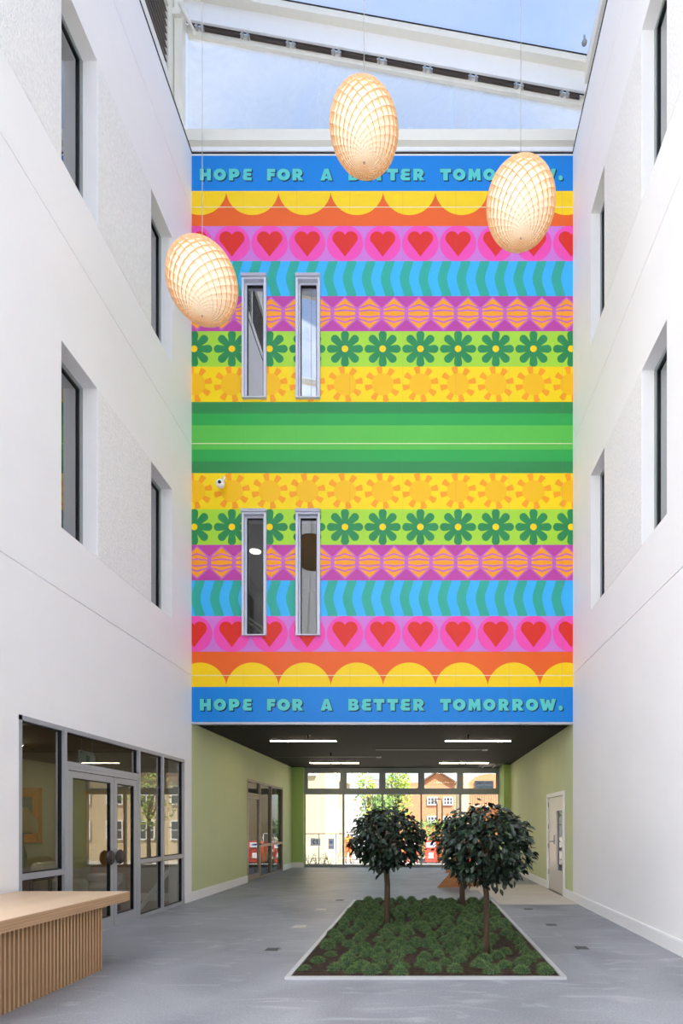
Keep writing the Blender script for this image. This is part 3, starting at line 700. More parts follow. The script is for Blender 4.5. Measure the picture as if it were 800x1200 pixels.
# table lamp, sofas, cabinet
la = P(27, 960, 8.4)
t = thing('table_lamp', (la.x, 8.4, 0.72), 'table lamp with pale pleated shade at the left edge of the lounge screen', 'lamp')
MB().lathe([(0.09, 0.72), (0.09, 0.74), (0.025, 0.78), (0.05, 0.95), (0.05, 1.05), (0.015, 1.2), (0.015, 1.4)], la.x, 8.4, 16).build('base', mat('lamp_base', (60, 60, 66), 0.3), t)
MB().lathe([(0.19, 1.38), (0.19, 1.55), (0.05, 1.75)], la.x, 8.4, 16).build('lamp_shade', mat('shade_cloth', (214, 180, 140), 0.8, trans=0.3), t)
t = thing('side_table', (la.x, 8.4, 0), 'low dark side table under the table lamp in the lounge', 'table')
B(la.x-0.3, la.x+0.3, 8.15, 8.65, 0.68, 0.72).build('table_top', mat('dark_wood', (80, 56, 40), 0.5, var=0.1, scale=4), t)
for sx in (-1, 1):
    for sy in (-1, 1): B(la.x+sx*0.26-0.02, la.x+sx*0.26+0.02, 8.4+sy*0.21-0.02, 8.4+sy*0.21+0.02, 0.008, 0.68).build('leg', MATS['dark_wood'], t)
def rbox(x0, x1, y0, y1, z0, z1, r, name, m, par, seg=3):
    bm = bmesh.new(); bmesh.ops.create_cube(bm, size=1)
    for v in bm.verts: v.co = Vector(((x0+x1)/2+v.co.x*(x1-x0), (y0+y1)/2+v.co.y*(y1-y0), (z0+z1)/2+v.co.z*(z1-z0)))
    bmesh.ops.bevel(bm, geom=list(bm.edges), offset=r, segments=seg, affect='EDGES', profile=0.5)
    me = bpy.data.meshes.new(name); bm.to_mesh(me); bm.free(); me.materials.append(m)
    for p in me.polygons: p.use_smooth = True
    o = bpy.data.objects.new(name, me); C.objects.link(o)
    if par is not None: o.parent = par; o.location = -Vector(par.location)
    return o
plastic = mat('plastic_wrap', (200, 188, 172), 0.22, 0.8, var=0.10, scale=5, bump=0.8, bscale=9)
sofa_br = mat('sofa_brown', (120, 86, 62), 0.5, 0.5, var=0.15, scale=5, bump=0.5, bscale=8)
def sofa(x, y, label, m, wx=0.9, wy=1.5):
    t = thing('sofa', (x, y, 0), label, 'sofa')
    rbox(x-wx/2, x+wx/2, y-wy/2, y+wy/2, 0.12, 0.42, 0.05, 'seat_base', m, t)
    rbox(x-wx/2+0.2, x+wx/2, y-wy/2+0.15, y+wy/2-0.15, 0.40, 0.54, 0.06, 'cushion', m, t)
    rbox(x-wx/2, x-wx/2+0.25, y-wy/2, y+wy/2, 0.12, 0.92, 0.08, 'backrest', m, t)
    for s in (-1, 1): rbox(x-wx/2, x+wx/2, y+s*(wy/2-0.09)-0.09, y+s*(wy/2-0.09)+0.09, 0.12, 0.66, 0.07, 'armrest', m, t)
    for sx in (-1, 1):
        for sy in (-1, 1): B(x+sx*(wx/2-0.1)-0.025, x+sx*(wx/2-0.1)+0.025, y+sy*(wy/2-0.1)-0.025, y+sy*(wy/2-0.1)+0.025, 0.008, 0.13).build('leg', MATS['dark_wood'], t)
sofa(-5.55, 9.35, 'plastic-wrapped pale sofa behind the glazed doors', plastic, 0.85, 1.3)
sofa(-6.55, 9.75, 'brown sofa under wrapping seen through the leftmost pane', sofa_br, 0.85, 1.5)
# inner timber door on the end wall
da = P(99, 925, 11.14)
t = thing('door_2', (da.x+0.5, 11.15, 0), 'pale timber door and frame at the end of the lounge', 'door', kind='structure')
pale_wood = mat('pale_wood', (206, 178, 128), 0.5, 0.4, var=0.06, scale=4, stretch=(6, 6, 0.5))
MB().ring('Y', da.x, da.x+1.05, 0.008, 2.15, 0.09, 11.10, 11.149, 0.0).build('frame', pale_wood, t)
B(da.x+0.09, da.x+0.96, 11.115, 11.145, 0.012, 2.06).build('leaf', mat('door_wood', (172, 132, 80), 0.5, 0.4, var=0.08, scale=4, stretch=(6, 6, 0.5)), t)
MB().tube([(da.x+0.2, 11.10, 1.0), (da.x+0.2, 11.05, 1.0), (da.x+0.32, 11.05, 1.0)], 0.012).build('handle', alu, t)
# exit plate above the doors, leaning board
e0 = P(113, 886, 9.1); 
t = thing('exit_sign', (-4.95, 8.5, 2.5), 'small pale exit sign plate hanging above the glazed doors', 'sign')
B(-4.96, -4.94, 8.28, 8.68, 2.36, 2.58).build('plate', mat('sign_pale', (214, 226, 222), 0.4), t)
for yy in (8.34, 8.62): MB().tube([(-4.95, yy, 2.56), (-4.95, yy, 2.9)], 0.006).build('rod', alu, t)
B(-4.938, -4.935, 8.44, 8.52, 2.42, 2.52).build('pictogram', mat('sign_green', (120, 170, 150), 0.5), t)
for q in ((8.31, 2.55), (8.65, 2.55), (8.31, 2.39), (8.65, 2.39)): MB().sphere((-4.938, q[0], q[1]), 0.012, 8, 6).build('screw', alu_dark, t)
tq = MB(); a_ = Vector((-4.9, 9.97, 0.03)); b_ = Vector((-4.72, 10.68, 0.62)); dv = (b_-a_).normalized(); n1 = Vector((1, 0, 0)); n2 = dv.cross(n1)
tq.add([a_+n1*sx*0.012+n2*sy*0.05 for sx, sy in ((-1, -1), (1, -1), (1, 1), (-1, 1))] + [b_+n1*sx*0.012+n2*sy*0.05 for sx, sy in ((-1, -1), (1, -1), (1, 1), (-1, 1))],
       [(0, 1, 2, 3), (4, 7, 6, 5), (0, 4, 5, 1), (1, 5, 6, 2), (2, 6, 7, 3), (3, 7, 4, 0)])
o = tq.build('timber_batten', white_paint); tag(o, 'white batten leaning behind the last lounge pane', 'batten')

# ------------------------------------------------------------------ passage: glazed screen (left)
px0, px1 = XL-0.09, XL+0.005
brz = mat('bronze_frame', (150, 140, 122), 0.4, 0.5, metal=0.3)
ps = thing('window_17', (XL, 16.6, 0), 'glazed screen in the green passage wall', 'window', kind='structure')
y0, y1, zt = PSTORE[0], PSTORE[1], PSTORE[3]
B(px0, px1, y0, y1, zt-0.05, zt).build('head_rail', brz, ps)
B(px0, px1, 15.95, y1, 0, 0.05).build('bottom_rail', brz, ps)
for y in (y0, y1-0.05, 15.92, 17.10): B(px0, px1+0.002, y, y+0.06, 0, zt-0.05).build('mullion', brz, ps)
for y in (y1-0.16, 15.80, 16.98): B(px0-0.05, px0+0.02, y, y+0.12, 0.05, zt-0.05).build('inner_frame', gasket, ps)
B(px0, px1, y0+0.06, 15.92, 2.27, 2.33).build('transom', brz, ps)
for a, b in ((15.98, 17.10), (17.16, y1-0.05)): B(px0, px1, a, b, 0.87, 0.94).build('mid_rail', brz, ps)
for a, b, c, d in ((y0+0.06, 15.92, 2.33, zt-0.05), (15.98, 17.10, 0.94, zt-0.05), (15.98, 17.10, 0.05, 0.87), (17.16, y1-0.05, 0.94, zt-0.05), (17.16, y1-0.05, 0.05, 0.87)):
    xpane(ps, a, b, c, d, XL-0.045, glass_coat)
pd = thing('door_3', (XL, 15.3, 0), 'glazed door in the green passage wall', 'door', kind='structure')
lf = MB().ring('X', y0+0.065, 15.915, 0.012, 2.262, 0.08, XL-0.06, XL-0.004, 0.16).build('door_leaf', brz, pd)
xpane(lf, y0+0.145, 15.835, 0.172, 2.182, XL-0.03, glass_coat)
MB().tube([(XL, 15.86, 0.95), (XL+0.06, 15.86, 0.95), (XL+0.06, 15.74, 0.95)], 0.014).build('handle', gasket, pd)
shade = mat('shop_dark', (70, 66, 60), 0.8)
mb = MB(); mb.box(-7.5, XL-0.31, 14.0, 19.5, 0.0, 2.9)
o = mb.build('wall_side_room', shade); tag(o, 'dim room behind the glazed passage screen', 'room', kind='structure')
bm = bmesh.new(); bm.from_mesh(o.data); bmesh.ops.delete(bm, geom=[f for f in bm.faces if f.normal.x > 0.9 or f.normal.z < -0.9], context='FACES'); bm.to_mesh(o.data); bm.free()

# white door (right)
door_m = mat('door_beige', (205, 200, 192), 0.28, 0.5, var=0.01)
d3 = thing('door_4', (XR, 12.6, 0), 'beige door with tall vision panel in the green passage wall', 'door', kind='structure')
y0, y1, zt = RDOOR[0], RDOOR[1], RDOOR[3]
MB().ring('X', y0-0.0, y1+0.0, 0.0, zt, 0.085, XR-0.02, XR+0.12, 0.0).build('door_frame', white_paint, d3)
vis = (12.03, 12.55, 0.50, 1.80)
lf = slab('X', y0+0.09, y1-0.09, 0.012, zt-0.09, [vis], XR+0.01, XR+0.055).build('door_leaf', door_m, d3)
xpane(lf, vis[0], vis[1], vis[2], vis[3], XR+0.035, glass_coat)
MB().ring('X', vis[0]-0.02, vis[1]+0.02, vis[2]-0.02, vis[3]+0.02, 0.025, XR+0.002, XR+0.012).build('bead', door_m, lf)
B(XR-0.004, XR+0.01, 12.72, 12.80, 1.06, 1.26).build('lock_plate', alu_dark, d3)
MB().tube([(XR+0.01, 12.76, 1.12), (XR-0.06, 12.76, 1.12), (XR-0.06, 12.88, 1.12)], 0.014).build('handle', alu_dark, d3)
for z in (0.35, 0.95, 1.4, 1.9): B(XR-0.006, XR+0.012, 13.31, 13.35, z, z+0.11).build('hinge', alu_dark, d3)
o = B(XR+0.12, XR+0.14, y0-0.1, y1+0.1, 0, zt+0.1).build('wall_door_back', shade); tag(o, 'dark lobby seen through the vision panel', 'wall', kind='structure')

# ceiling lamps and fittings
strip = mat('lamp_line', (255, 236, 205), 0.5, emit=75.0)
for (xa, xb, y, lb) in ((-3.55, -1.99, 13.47, 'front left'), (0.563, 2.12, 13.47, 'front right'), (-3.55, -1.98, 18.28, 'rear left'), (0.59, 2.18, 18.28, 'rear right')):
    t = thing('linear_ceiling_lamp', ((xa+xb)/2, y, ZC), 'glowing linear lamp, %s one in the dark passage ceiling' % lb, 'lamp', 'linear lamps in the passage ceiling')
    B(xa, xb, y-0.05, y+0.05, ZC-0.02, ZC).build('housing', alu, t)
    B(xa+0.01, xb-0.01, y-0.04, y+0.04, ZC-0.028, ZC-0.02).build('diffuser', strip, t)
for (xa, xb, y, lb) in ((-4.3, -1.3, 16.7, 'left'), (-1.2, 1.62, 15.1, 'right')):
    t = thing('ceiling_slot', ((xa+xb)/2, y, ZC), 'long black slot diffuser in the passage ceiling, %s one' % lb, 'vent', 'slot diffusers in the passage ceiling')
    B(xa, xb, y-0.09, y+0.09, ZC-0.012, ZC).build('slot', gasket, t)
    B(xb, xb+0.14, y-0.05, y+0.05, ZC-0.03, ZC).build('end_cap', alu, t)
for (xx, yy, lb) in ((361, 862, 'above the front left lamp'), (387.5, 883, 'before the rear left lamp'), (548.5, 862, 'above the front right lamp')):
    Y = 1.97*FPX/(VY-yy); X = (xx-VX)*Y/FPX
    t = thing('sprinkler', (X, Y, ZC), 'tiny dark sprinkler head in the ceiling %s' % lb, 'sprinkler', 'sprinkler heads')
    MB().lathe([(0.045, ZC), (0.045, ZC-0.012), (0.0, ZC-0.014)], X, Y, 12).build('rose', gasket, t)
    MB().tube([(X, Y, ZC-0.01), (X, Y, ZC-0.09)], 0.018).build('head', gasket, t)
t = thing('ceiling_hatch', (2.3, 19.0, ZC), 'dark open ceiling hatch by the right green pier', 'hatch')
B(1.95, 2.72, 18.5, 19.6, ZC-0.006, ZC).build('opening', gasket, t)
for x in (2.1, 2.45): MB().tube([(x, 18.5, ZC-0.03), (x, 19.6, ZC-0.03)], 0.02).build('pipe', alu_dark, t)

# end glazing to the street
gz = thing('window_18', (-0.66, YE, 0), 'grey framed street glazing with five bays at the end of the passage', 'window', kind='structure')
gx = [-4.08 + (2.74+4.08)*k/5 for k in range(6)]
TZ = 2.63
B(gx[0], gx[5], YE-0.06, YE+0.06, 0, 0.09).build('bottom_rail', alu_dark, gz)
B(gx[0], gx[5], YE-0.08, YE+0.08, ZC-0.13, ZC).build('head_rail', alu_dark, gz)
B(gx[0], gx[5], YE-0.07, YE+0.07, TZ-0.08, TZ+0.08).build('transom', alu_dark, gz)
for i, x in enumerate(gx):
    B(x-0.03, x+0.03, YE-0.07, YE+0.06, 0.09, TZ-0.08).build('mullion', alu_dark, gz)
    B(x-0.06, x+0.06, YE-0.085, YE+0.06, TZ+0.08, ZC-0.13).build('upper_mullion', alu_dark, gz)
for a, b in zip(gx[:-1], gx[1:]):
    cs = MB().ring('Y', a+0.06, b-0.06, TZ+0.08, ZC-0.13, 0.05, YE-0.05, YE+0.04).build('vent_sash', alu_dark, gz)
    MB().add([(a+0.1, YE, TZ+0.12), (b-0.1, YE, TZ+0.12), (b-0.1, YE, ZC-0.17), (a+0.1, YE, ZC-0.17)], [(0, 1, 2, 3)]).build('pane', glass_clear, cs)
    MB().add([(a+0.03, YE, 0.09), (b-0.03, YE, 0.09), (b-0.03, YE, TZ-0.08), (a+0.03, YE, TZ-0.08)], [(0, 1, 2, 3)]).build('pane', glass_clear, gz)

# pale floor sheet, floor boxes
sheet = mat('floor_board', (206, 198, 184), 0.7, 0.2, var=0.06, scale=2.5)
fb = thing('floor_boards', (2.2, 12.6, 0), 'pale protective boards on the floor before the beige door', 'floor covering')
for (a, b, c, d) in ((1.46, 2.945, 10.70, 11.85), (1.30, 2.945, 11.86, 13.0), (1.1, 2.945, 13.01, 14.2)): B(a, b, c, d, 0.0, 0.006).build('board', sheet, fb)
dk = mat('box_lid_dark', (70, 72, 76), 0.5); pk = mat('box_lid_pale', (196, 192, 184), 0.6)
for (x, y, m, lb) in ((319, 1112.8, dk, 'dark floor box lid left of the planter, nearest one'), (351, 1085.6, pk, 'pale floor box lid left of the planter, middle one'),
                      (376, 1066, pk, 'pale floor box lid left of the planter, far one'), (398, 1055, dk, 'dark floor box lid beside the back left planter corner'),
                      (681, 1111, dk, 'dark floor box lid right of the planter, nearest one'), (645.6, 1084, dk, 'dark floor box lid right of the planter, middle one'),
                      (619, 1065.6, dk, 'dark floor box lid right of the planter, far one')):
    Y = FPX*EYE/(y-VY); X = (x-VX)*Y/FPX
    t = thing('floor_box', (X, Y, 0), lb, 'floor box')
    MB().prism([(X-0.09, Y-0.09), (X+0.09, Y-0.09), (X+0.09, Y+0.09), (X-0.09, Y+0.09)], 'Z', 0, 0.004).build('rim', alu_dark if m is dk else sheet, t)
    MB().prism([(X-0.075, Y-0.075), (X+0.075, Y-0.075), (X+0.075, Y+0.075), (X-0.075, Y+0.075)], 'Z', 0.004, 0.007).build('lid', m, t)

# ------------------------------------------------------------------ reception desk
oak = mat('desk_oak', (208, 182, 152), 0.42, 0.4, var=0.10, scale=2.2, stretch=(1, 0.16, 1), bump=0.03)
oak_edge = mat('desk_ply_edge', (188, 152, 116), 0.5, 0.35, var=0.12, scale=5, stretch=(0.4, 0.4, 14))
slat_m = mat('slat_oak', (186, 150, 112), 0.5, 0.3, var=0.14, scale=5, stretch=(3, 3, 0.4))
desk_dark = mat('desk_carcass', (30, 21, 16), 0.7, 0.2, var=0.08)
dk_ = thing('reception_desk', (-3.8, 4.8, 0), 'wooden reception desk with slatted side at the bottom left', 'desk')
mb = MB(); mb.box(-4.42, -3.2, 2.4, 6.29, 0.665, 0.758)
top = mb.build('worktop', oak_edge, dk_)
B(-4.42, -3.2, 2.4, 6.29, 0.758, 0.764).build('veneer', oak, top)
for k in range(3): B(-3.2005, -3.1995, 2.4, 6.29, 0.682+0.026*k, 0.686+0.026*k).build('ply_line', MATS['ply_dark'] if 'ply_dark' in MATS else mat('ply_dark', (160, 126, 94), 0.5), top)
B(-4.40, -3.362, 2.5, 5.89, 0.0, 0.665).build('carcass', desk_dark, dk_)
me = None; y = 5.885; i = 0
while y > 3.2:
    if me is None:
        o = B(-0.038, 0.038, -0.0105, 0.0105, 0.0, 0.665).build('slat', slat_m, dk_); me = o.data
    else:
        o = bpy.data.objects.new('slat', me); C.objects.link(o); o.parent = dk_
    o.location = Vector((-3.324, y, 0.0))-Vector(dk_.location); y -= 0.0505

# ------------------------------------------------------------------ planter bed
steel = mat('edging_steel', (196, 198, 198), 0.45, 0.5, metal=0.3, var=0.05, scale=4)
PX0, PX1, PY0, PY1 = -1.315, 1.41, 5.52, 11.22
pe = thing('planter_edging', ((PX0+PX1)/2, (PY0+PY1)/2, 0), 'pale metal edging around the planted bed', 'edging')
for s in ((PX0, PX0+0.05, PY0+0.035, PY1-0.035), (PX1-0.05, PX1, PY0+0.035, PY1-0.035), (PX0, PX1, PY0, PY0+0.035), (PX0, PX1, PY1-0.035, PY1)): B(*s, 0.0, 0.028).build('edge_bar', steel, pe)
soil = mat('soil', (46, 37, 32), 0.95, 0.1, rgb2=(78, 64, 54), scale=22, bump=0.9, bscale=70)
mb = MB(); nx, ny = 44, 90; vs = []; fs = []
for j in range(ny+1):
    for i in range(nx+1):
        x = PX0+0.05+(PX1-PX0-0.1)*i/nx; y = PY0+0.035+(PY1-PY0-0.07)*j/ny
        e = 0 if i in (0, nx) or j in (0, ny) else 1
        vs.append((x, y, 0.012+e*(0.012+0.022*mnoise.noise((x*6, y*6, 0))+0.012*mnoise.noise((x*21, y*21, 3)))))
for j in range(ny):
    for i in range(nx): fs.append((j*(nx+1)+i, j*(nx+1)+i+1, (j+1)*(nx+1)+i+1, (j+1)*(nx+1)+i))
mb.add(vs, fs, True); o = mb.build('soil', soil); tag(o, 'dark brown soil in the planted bed', 'soil', kind='stuff')

# grass tufts
gr = [mat('grass_%d' % i, c, 0.55, 0.3) for i, c in enumerate(((84, 110, 62), (112, 138, 82), (48, 70, 40)))]
def tuft_mesh(seed):
    rnd = random.Random(seed); mb = MB()
    mb.mi = 2; vs = []; fs = []; nu, nv = 10, 4
    for j in range(nv+1):
        th = PI/2*j/nv
        for k in range(nu):
            ph = 2*PI*k/nu; vs.append((0.085*math.sin(th)*math.cos(ph), 0.085*math.sin(th)*math.sin(ph), 0.078*math.cos(th)))
    for j in range(nv):
        for k in range(nu):
            k2 = (k+1) % nu; fs.append((j*nu+k, (j+1)*nu+k, (j+1)*nu+k2, j*nu+k2))
    mb.add(vs, fs, True)
    for b in range(420):
        mb.mi = rnd.choice((0, 0, 1, 1, 2)); ph = rnd.uniform(0, 2*PI); th = math.acos(1-rnd.random()*0.98)
        d = Vector((math.sin(th)*math.cos(ph), math.sin(th)*math.sin(ph), math.cos(th)*0.95))
        r0 = 0.055; L = rnd.uniform(0.045, 0.068)
        p0 = d*r0; p1 = p0+d*L*0.6+Vector((rnd.uniform(-.01, .01), rnd.uniform(-.01, .01), 0.006)); p2 = p0+d*L+Vector((rnd.uniform(-.018, .018), rnd.uniform(-.018, .018), -0.012*math.sin(th)-0.004))
        p2.z = max(p2.z, 0.002)
        s = d.cross(Vector((rnd.uniform(-1, 1), rnd.uniform(-1, 1), rnd.uniform(-1, 1)))).normalized()*rnd.uniform(0.0022, 0.0036)
        mb.add([p0-s, p0+s, p1+s*0.8, p1-s*0.8, p2], [(0, 1, 2, 3), (3, 2, 4)])
    return mb.mesh('grass_tuft', gr)
TM = [tuft_mesh(i) for i in range(6)]
TREES = [(-0.486, 8.24), (0.726, 6.42), (0.76, 10.15)]
rnd = random.Random(21); pts = []
tries = 0
while tries < 9000 and len(pts) < 290:
    tries += 1
    x = rnd.uniform(PX0+0.14, PX1-0.14); y = rnd.uniform(PY0+0.13, PY1-0.10)
    bare = mnoise.noise((x*1.3+4, y*1.1, 2.0))
    rmin = 0.190 + (0.07 if bare > 0.25 and y < 8.6 else 0)
    if any((x-a)**2+(y-b)**2 < rmin**2 for a, b in pts): continue
    if any((x-a)**2+(y-b)**2 < 0.11**2 for a, b in TREES): continue
    pts.append((x, y))
ORD = ['first', 'second', 'third', 'fourth', 'fifth', 'sixth', 'seventh', 'eighth', 'ninth', 'tenth', 'eleventh', 'twelfth', 'thirteenth', 'fourteenth', 'fifteenth', 'sixteenth', 'seventeenth', 'eighteenth', 'nineteenth', 'twentieth', 'twenty-first', 'twenty-second', 'twenty-third', 'twenty-fourth', 'twenty-fifth', 'twenty-sixth', 'twenty-seventh', 'twenty-eighth', 'twenty-ninth', 'thirtieth']
TL = {}
def row(sel, key, text):
    for k, p in enumerate(sorted([p for p in pts if p not in TL and sel(p)], key=key)): TL[p] = 'rounded green grass tuft ' + text % ORD[min(k, 29)]
row(lambda p: p[1] < PY0+0.27, lambda p: p[0], 'by the front edging of the bed, %s from the left')
row(lambda p: p[1] > PY1-0.25, lambda p: p[0], 'by the back edging of the bed, %s from the left')
row(lambda p: p[0] < PX0+0.26, lambda p: p[1], 'by the left edging of the bed, %s from the front')
row(lambda p: p[0] > PX1-0.26, lambda p: p[1], 'by the right edging of the bed, %s from the front')
for i, (x, y) in enumerate(pts):
    o = bpy.data.objects.new('grass_tuft', TM[i % 6]); C.objects.link(o)
    s = rnd.uniform(0.74, 1.04); o.location = (x, y, 0.012); o.scale = (s*rnd.uniform(.92, 1.12), s, s*rnd.uniform(0.9, 1.2)); o.rotation_euler = (0, 0, rnd.uniform(0, 6.28))
    tag(o, TL.get((x, y), 'rounded green grass tuft growing inside the bed away from its edging'), 'grass tuft', 'grass tufts in the planted bed')

# ------------------------------------------------------------------ trees
leaf_ms = [mat('leaf_%d' % i, c, 0.34, 0.55, trans=0.12) for i, c in enumerate(((36, 52, 38), (48, 67, 47), (27, 40, 31)))]
bark = mat('bark', (78, 63, 49), 0.85, 0.15, var=0.25, scale=14, stretch=(1, 1, 0.3), bump=0.6, bscale=40)
def leaf_geo(L, wd):
    # pointed oval leaf folded along its midrib, tip drooping
    prof = [(0.0, 0.0), (0.18, 0.62), (0.45, 1.0), (0.75, 0.66), (1.0, 0.0)]
    vs = []; fs = []
    for t, wv in prof: vs.append((t*L, 0, -0.18*L*t*t))
    for sgn in (-1, 1):
        o = len(vs)
        for t, wv in prof[1:-1]: vs.append((t*L, sgn*wv*wd/2, -0.18*L*t*t+0.10*wd))
        r = [o, o+1, o+2]
        f = [(0, r[0], 1), (1, r[0], r[1], 2), (2, r[1], r[2], 3), (3, r[2], 4)]
        fs += [tuple(reversed(q)) if sgn > 0 else q for q in f]
    return vs, fs
LV, LF = leaf_geo(0.105, 0.062)
LEAF = []
for m in leaf_ms:
    mb = MB(); mb.add(LV, LF); LEAF.append(mb.mesh('leaf', m))
def tree(x, y, zc, rx, rz, n, label, fork, trunk_r, seed, nind=300):
    rnd = random.Random(seed)
    t = thing('tree', (x, y, 0.0), label, 'tree', 'small trees in the planted bed')
    zb = zc-rz
    tr_ = MB(); jx = [rnd.uniform(-.012, .012) for _ in range(7)]
    hz = fork
    tr_.tube([(x+jx[i], y, 0.0+hz*i/6) for i in range(7)], [trunk_r*(1.25 if i == 0 else 1.0-0.03*i) for i in range(7)], 10)
    tr_.build('trunk', bark, t)
    for k in range(7):
        ph = 2*PI*k/7+rnd.uniform(-.3, .3); el = rnd.uniform(0.5, 1.0)
        e = Vector((x+math.cos(ph)*rx*0.62*el, y+math.sin(ph)*rx*0.62*el, zc+rz*rnd.uniform(-0.1, 0.7)))
        s = Vector((x+jx[6], y, fork-0.02)); m1 = s.lerp(e, 0.45)+Vector((0, 0, -0.03)); 
        MB().tube([s, m1, e], [trunk_r*0.62, trunk_r*0.4, trunk_r*0.15], 7).build('branch', bark, t)
    L = []
    for i in range(n):
        u = rnd.uniform(-1, 1); ph = rnd.uniform(0, 2*PI); q = math.sqrt(1-u*u)
        d = Vector((q*math.cos(ph), q*math.sin(ph), u))
        lump = 1+0.17*mnoise.noise(d*2.3+Vector((seed, 0, 0)))+0.10*mnoise.noise(d*5.1+Vector((0, seed, 0)))
        rr = lump*(rnd.random()**0.45*0.62+0.40)
        p = Vector((d.x*rx*rr, d.y*rx*rr, d.z*rz*rr))
        if p.z < -rz*0.75 and rnd.random() < 0.55: continue
        p += Vector((x, y, zc))
        az = math.atan2(d.y, d.x)+rnd.gauss(0, 0.7); pit = rnd.gauss(0.45, 0.42)-0.25*d.z
        R = Matrix.Rotation(az, 4, 'Z') @ Matrix.Rotation(pit, 4, 'Y') @ Matrix.Rotation(rnd.gauss(0, 0.45), 4, 'X')
        sc = rnd.uniform(0.66, 1.04)
        L.append((p, R, sc, -d.y*rr*1.0+0.25*d.z*rr))
    L.sort(key=lambda q: -q[3])
    off = Vector((x, y, 0))
    for (p, R, sc, _) in L[:nind]:
        o = bpy.data.objects.new('leaf', rnd.choice(LEAF)); C.objects.link(o); o.parent = t
        o.matrix_basis = Matrix.Translation(p-off) @ R @ Matrix.Scale(sc, 4)
    mb = MB()
    for (p, R, sc, _) in L[nind:]:
        M4 = Matrix.Translation(p) @ R @ Matrix.Scale(sc, 4); mb.mi = rnd.randrange(3)
        mb.add([M4 @ Vector(v) for v in LV], LF)
    o = mb.build('foliage', leaf_ms, t, fix=False); o['kind'] = 'stuff'
    return t
tree(-0.486, 8.24, 1.29, 0.50, 0.45, 2000, 'round clipped tree with slim trunk on the left of the planted bed', 0.98, 0.046, 3)
tree(0.726, 6.42, 1.25, 0.495, 0.46, 2000, 'round clipped tree with forking trunk at the right front of the bed', 0.86, 0.037, 5)
tree(0.74, 10.15, 1.28, 0.52, 0.44, 1000, 'round clipped tree at the back of the bed, mostly hidden by the front one', 0.95, 0.05, 9, 120)

# slotted plywood tree ornament in the passage
ply = mat('plywood', (168, 116, 72), 0.55, 0.3, var=0.12, scale=4, stretch=(1, 1, 5))
Yp = FPX*EYE/(1039.5-VY); sc_ = Yp/FPX
cxp = (538-VX)*sc_
t = thing('plywood_tree', (cxp, Yp, 0), 'slotted plywood fir tree ornament standing behind the planted bed', 'ornament')
prof = [(0.30, 0.0), (0.34, 0.0), (0.0, 0.0)]
def fir(hw):
    return [(-hw, 0), (hw, 0), (hw*0.42, 0.34), (hw*0.66, 0.34), (hw*0.26, 0.60), (hw*0.42, 0.60), (0, 0.98), (-hw*0.42, 0.60), (-hw*0.26, 0.60), (-hw*0.66, 0.34), (-hw*0.42, 0.34)]
for a in (0.2, 0.2+PI/2):
    mb = MB(); R = Matrix.Rotation(a, 3, 'Z')
    pts_ = fir(0.55); n = len(pts_); vs = []
    for dd in (-0.012, 0.012):
        for p in pts_:
            q = R @ Vector((p[0], dd, p[1])); vs.append((cxp+q.x, Yp+q.y, q.z))
    mb.add(vs, [list(range(n))[::-1], list(range(n, 2*n))]+[(i, (i+1) % n, n+(i+1) % n, n+i) for i in range(n)])
    mb.build('plywood_panel', ply, t)

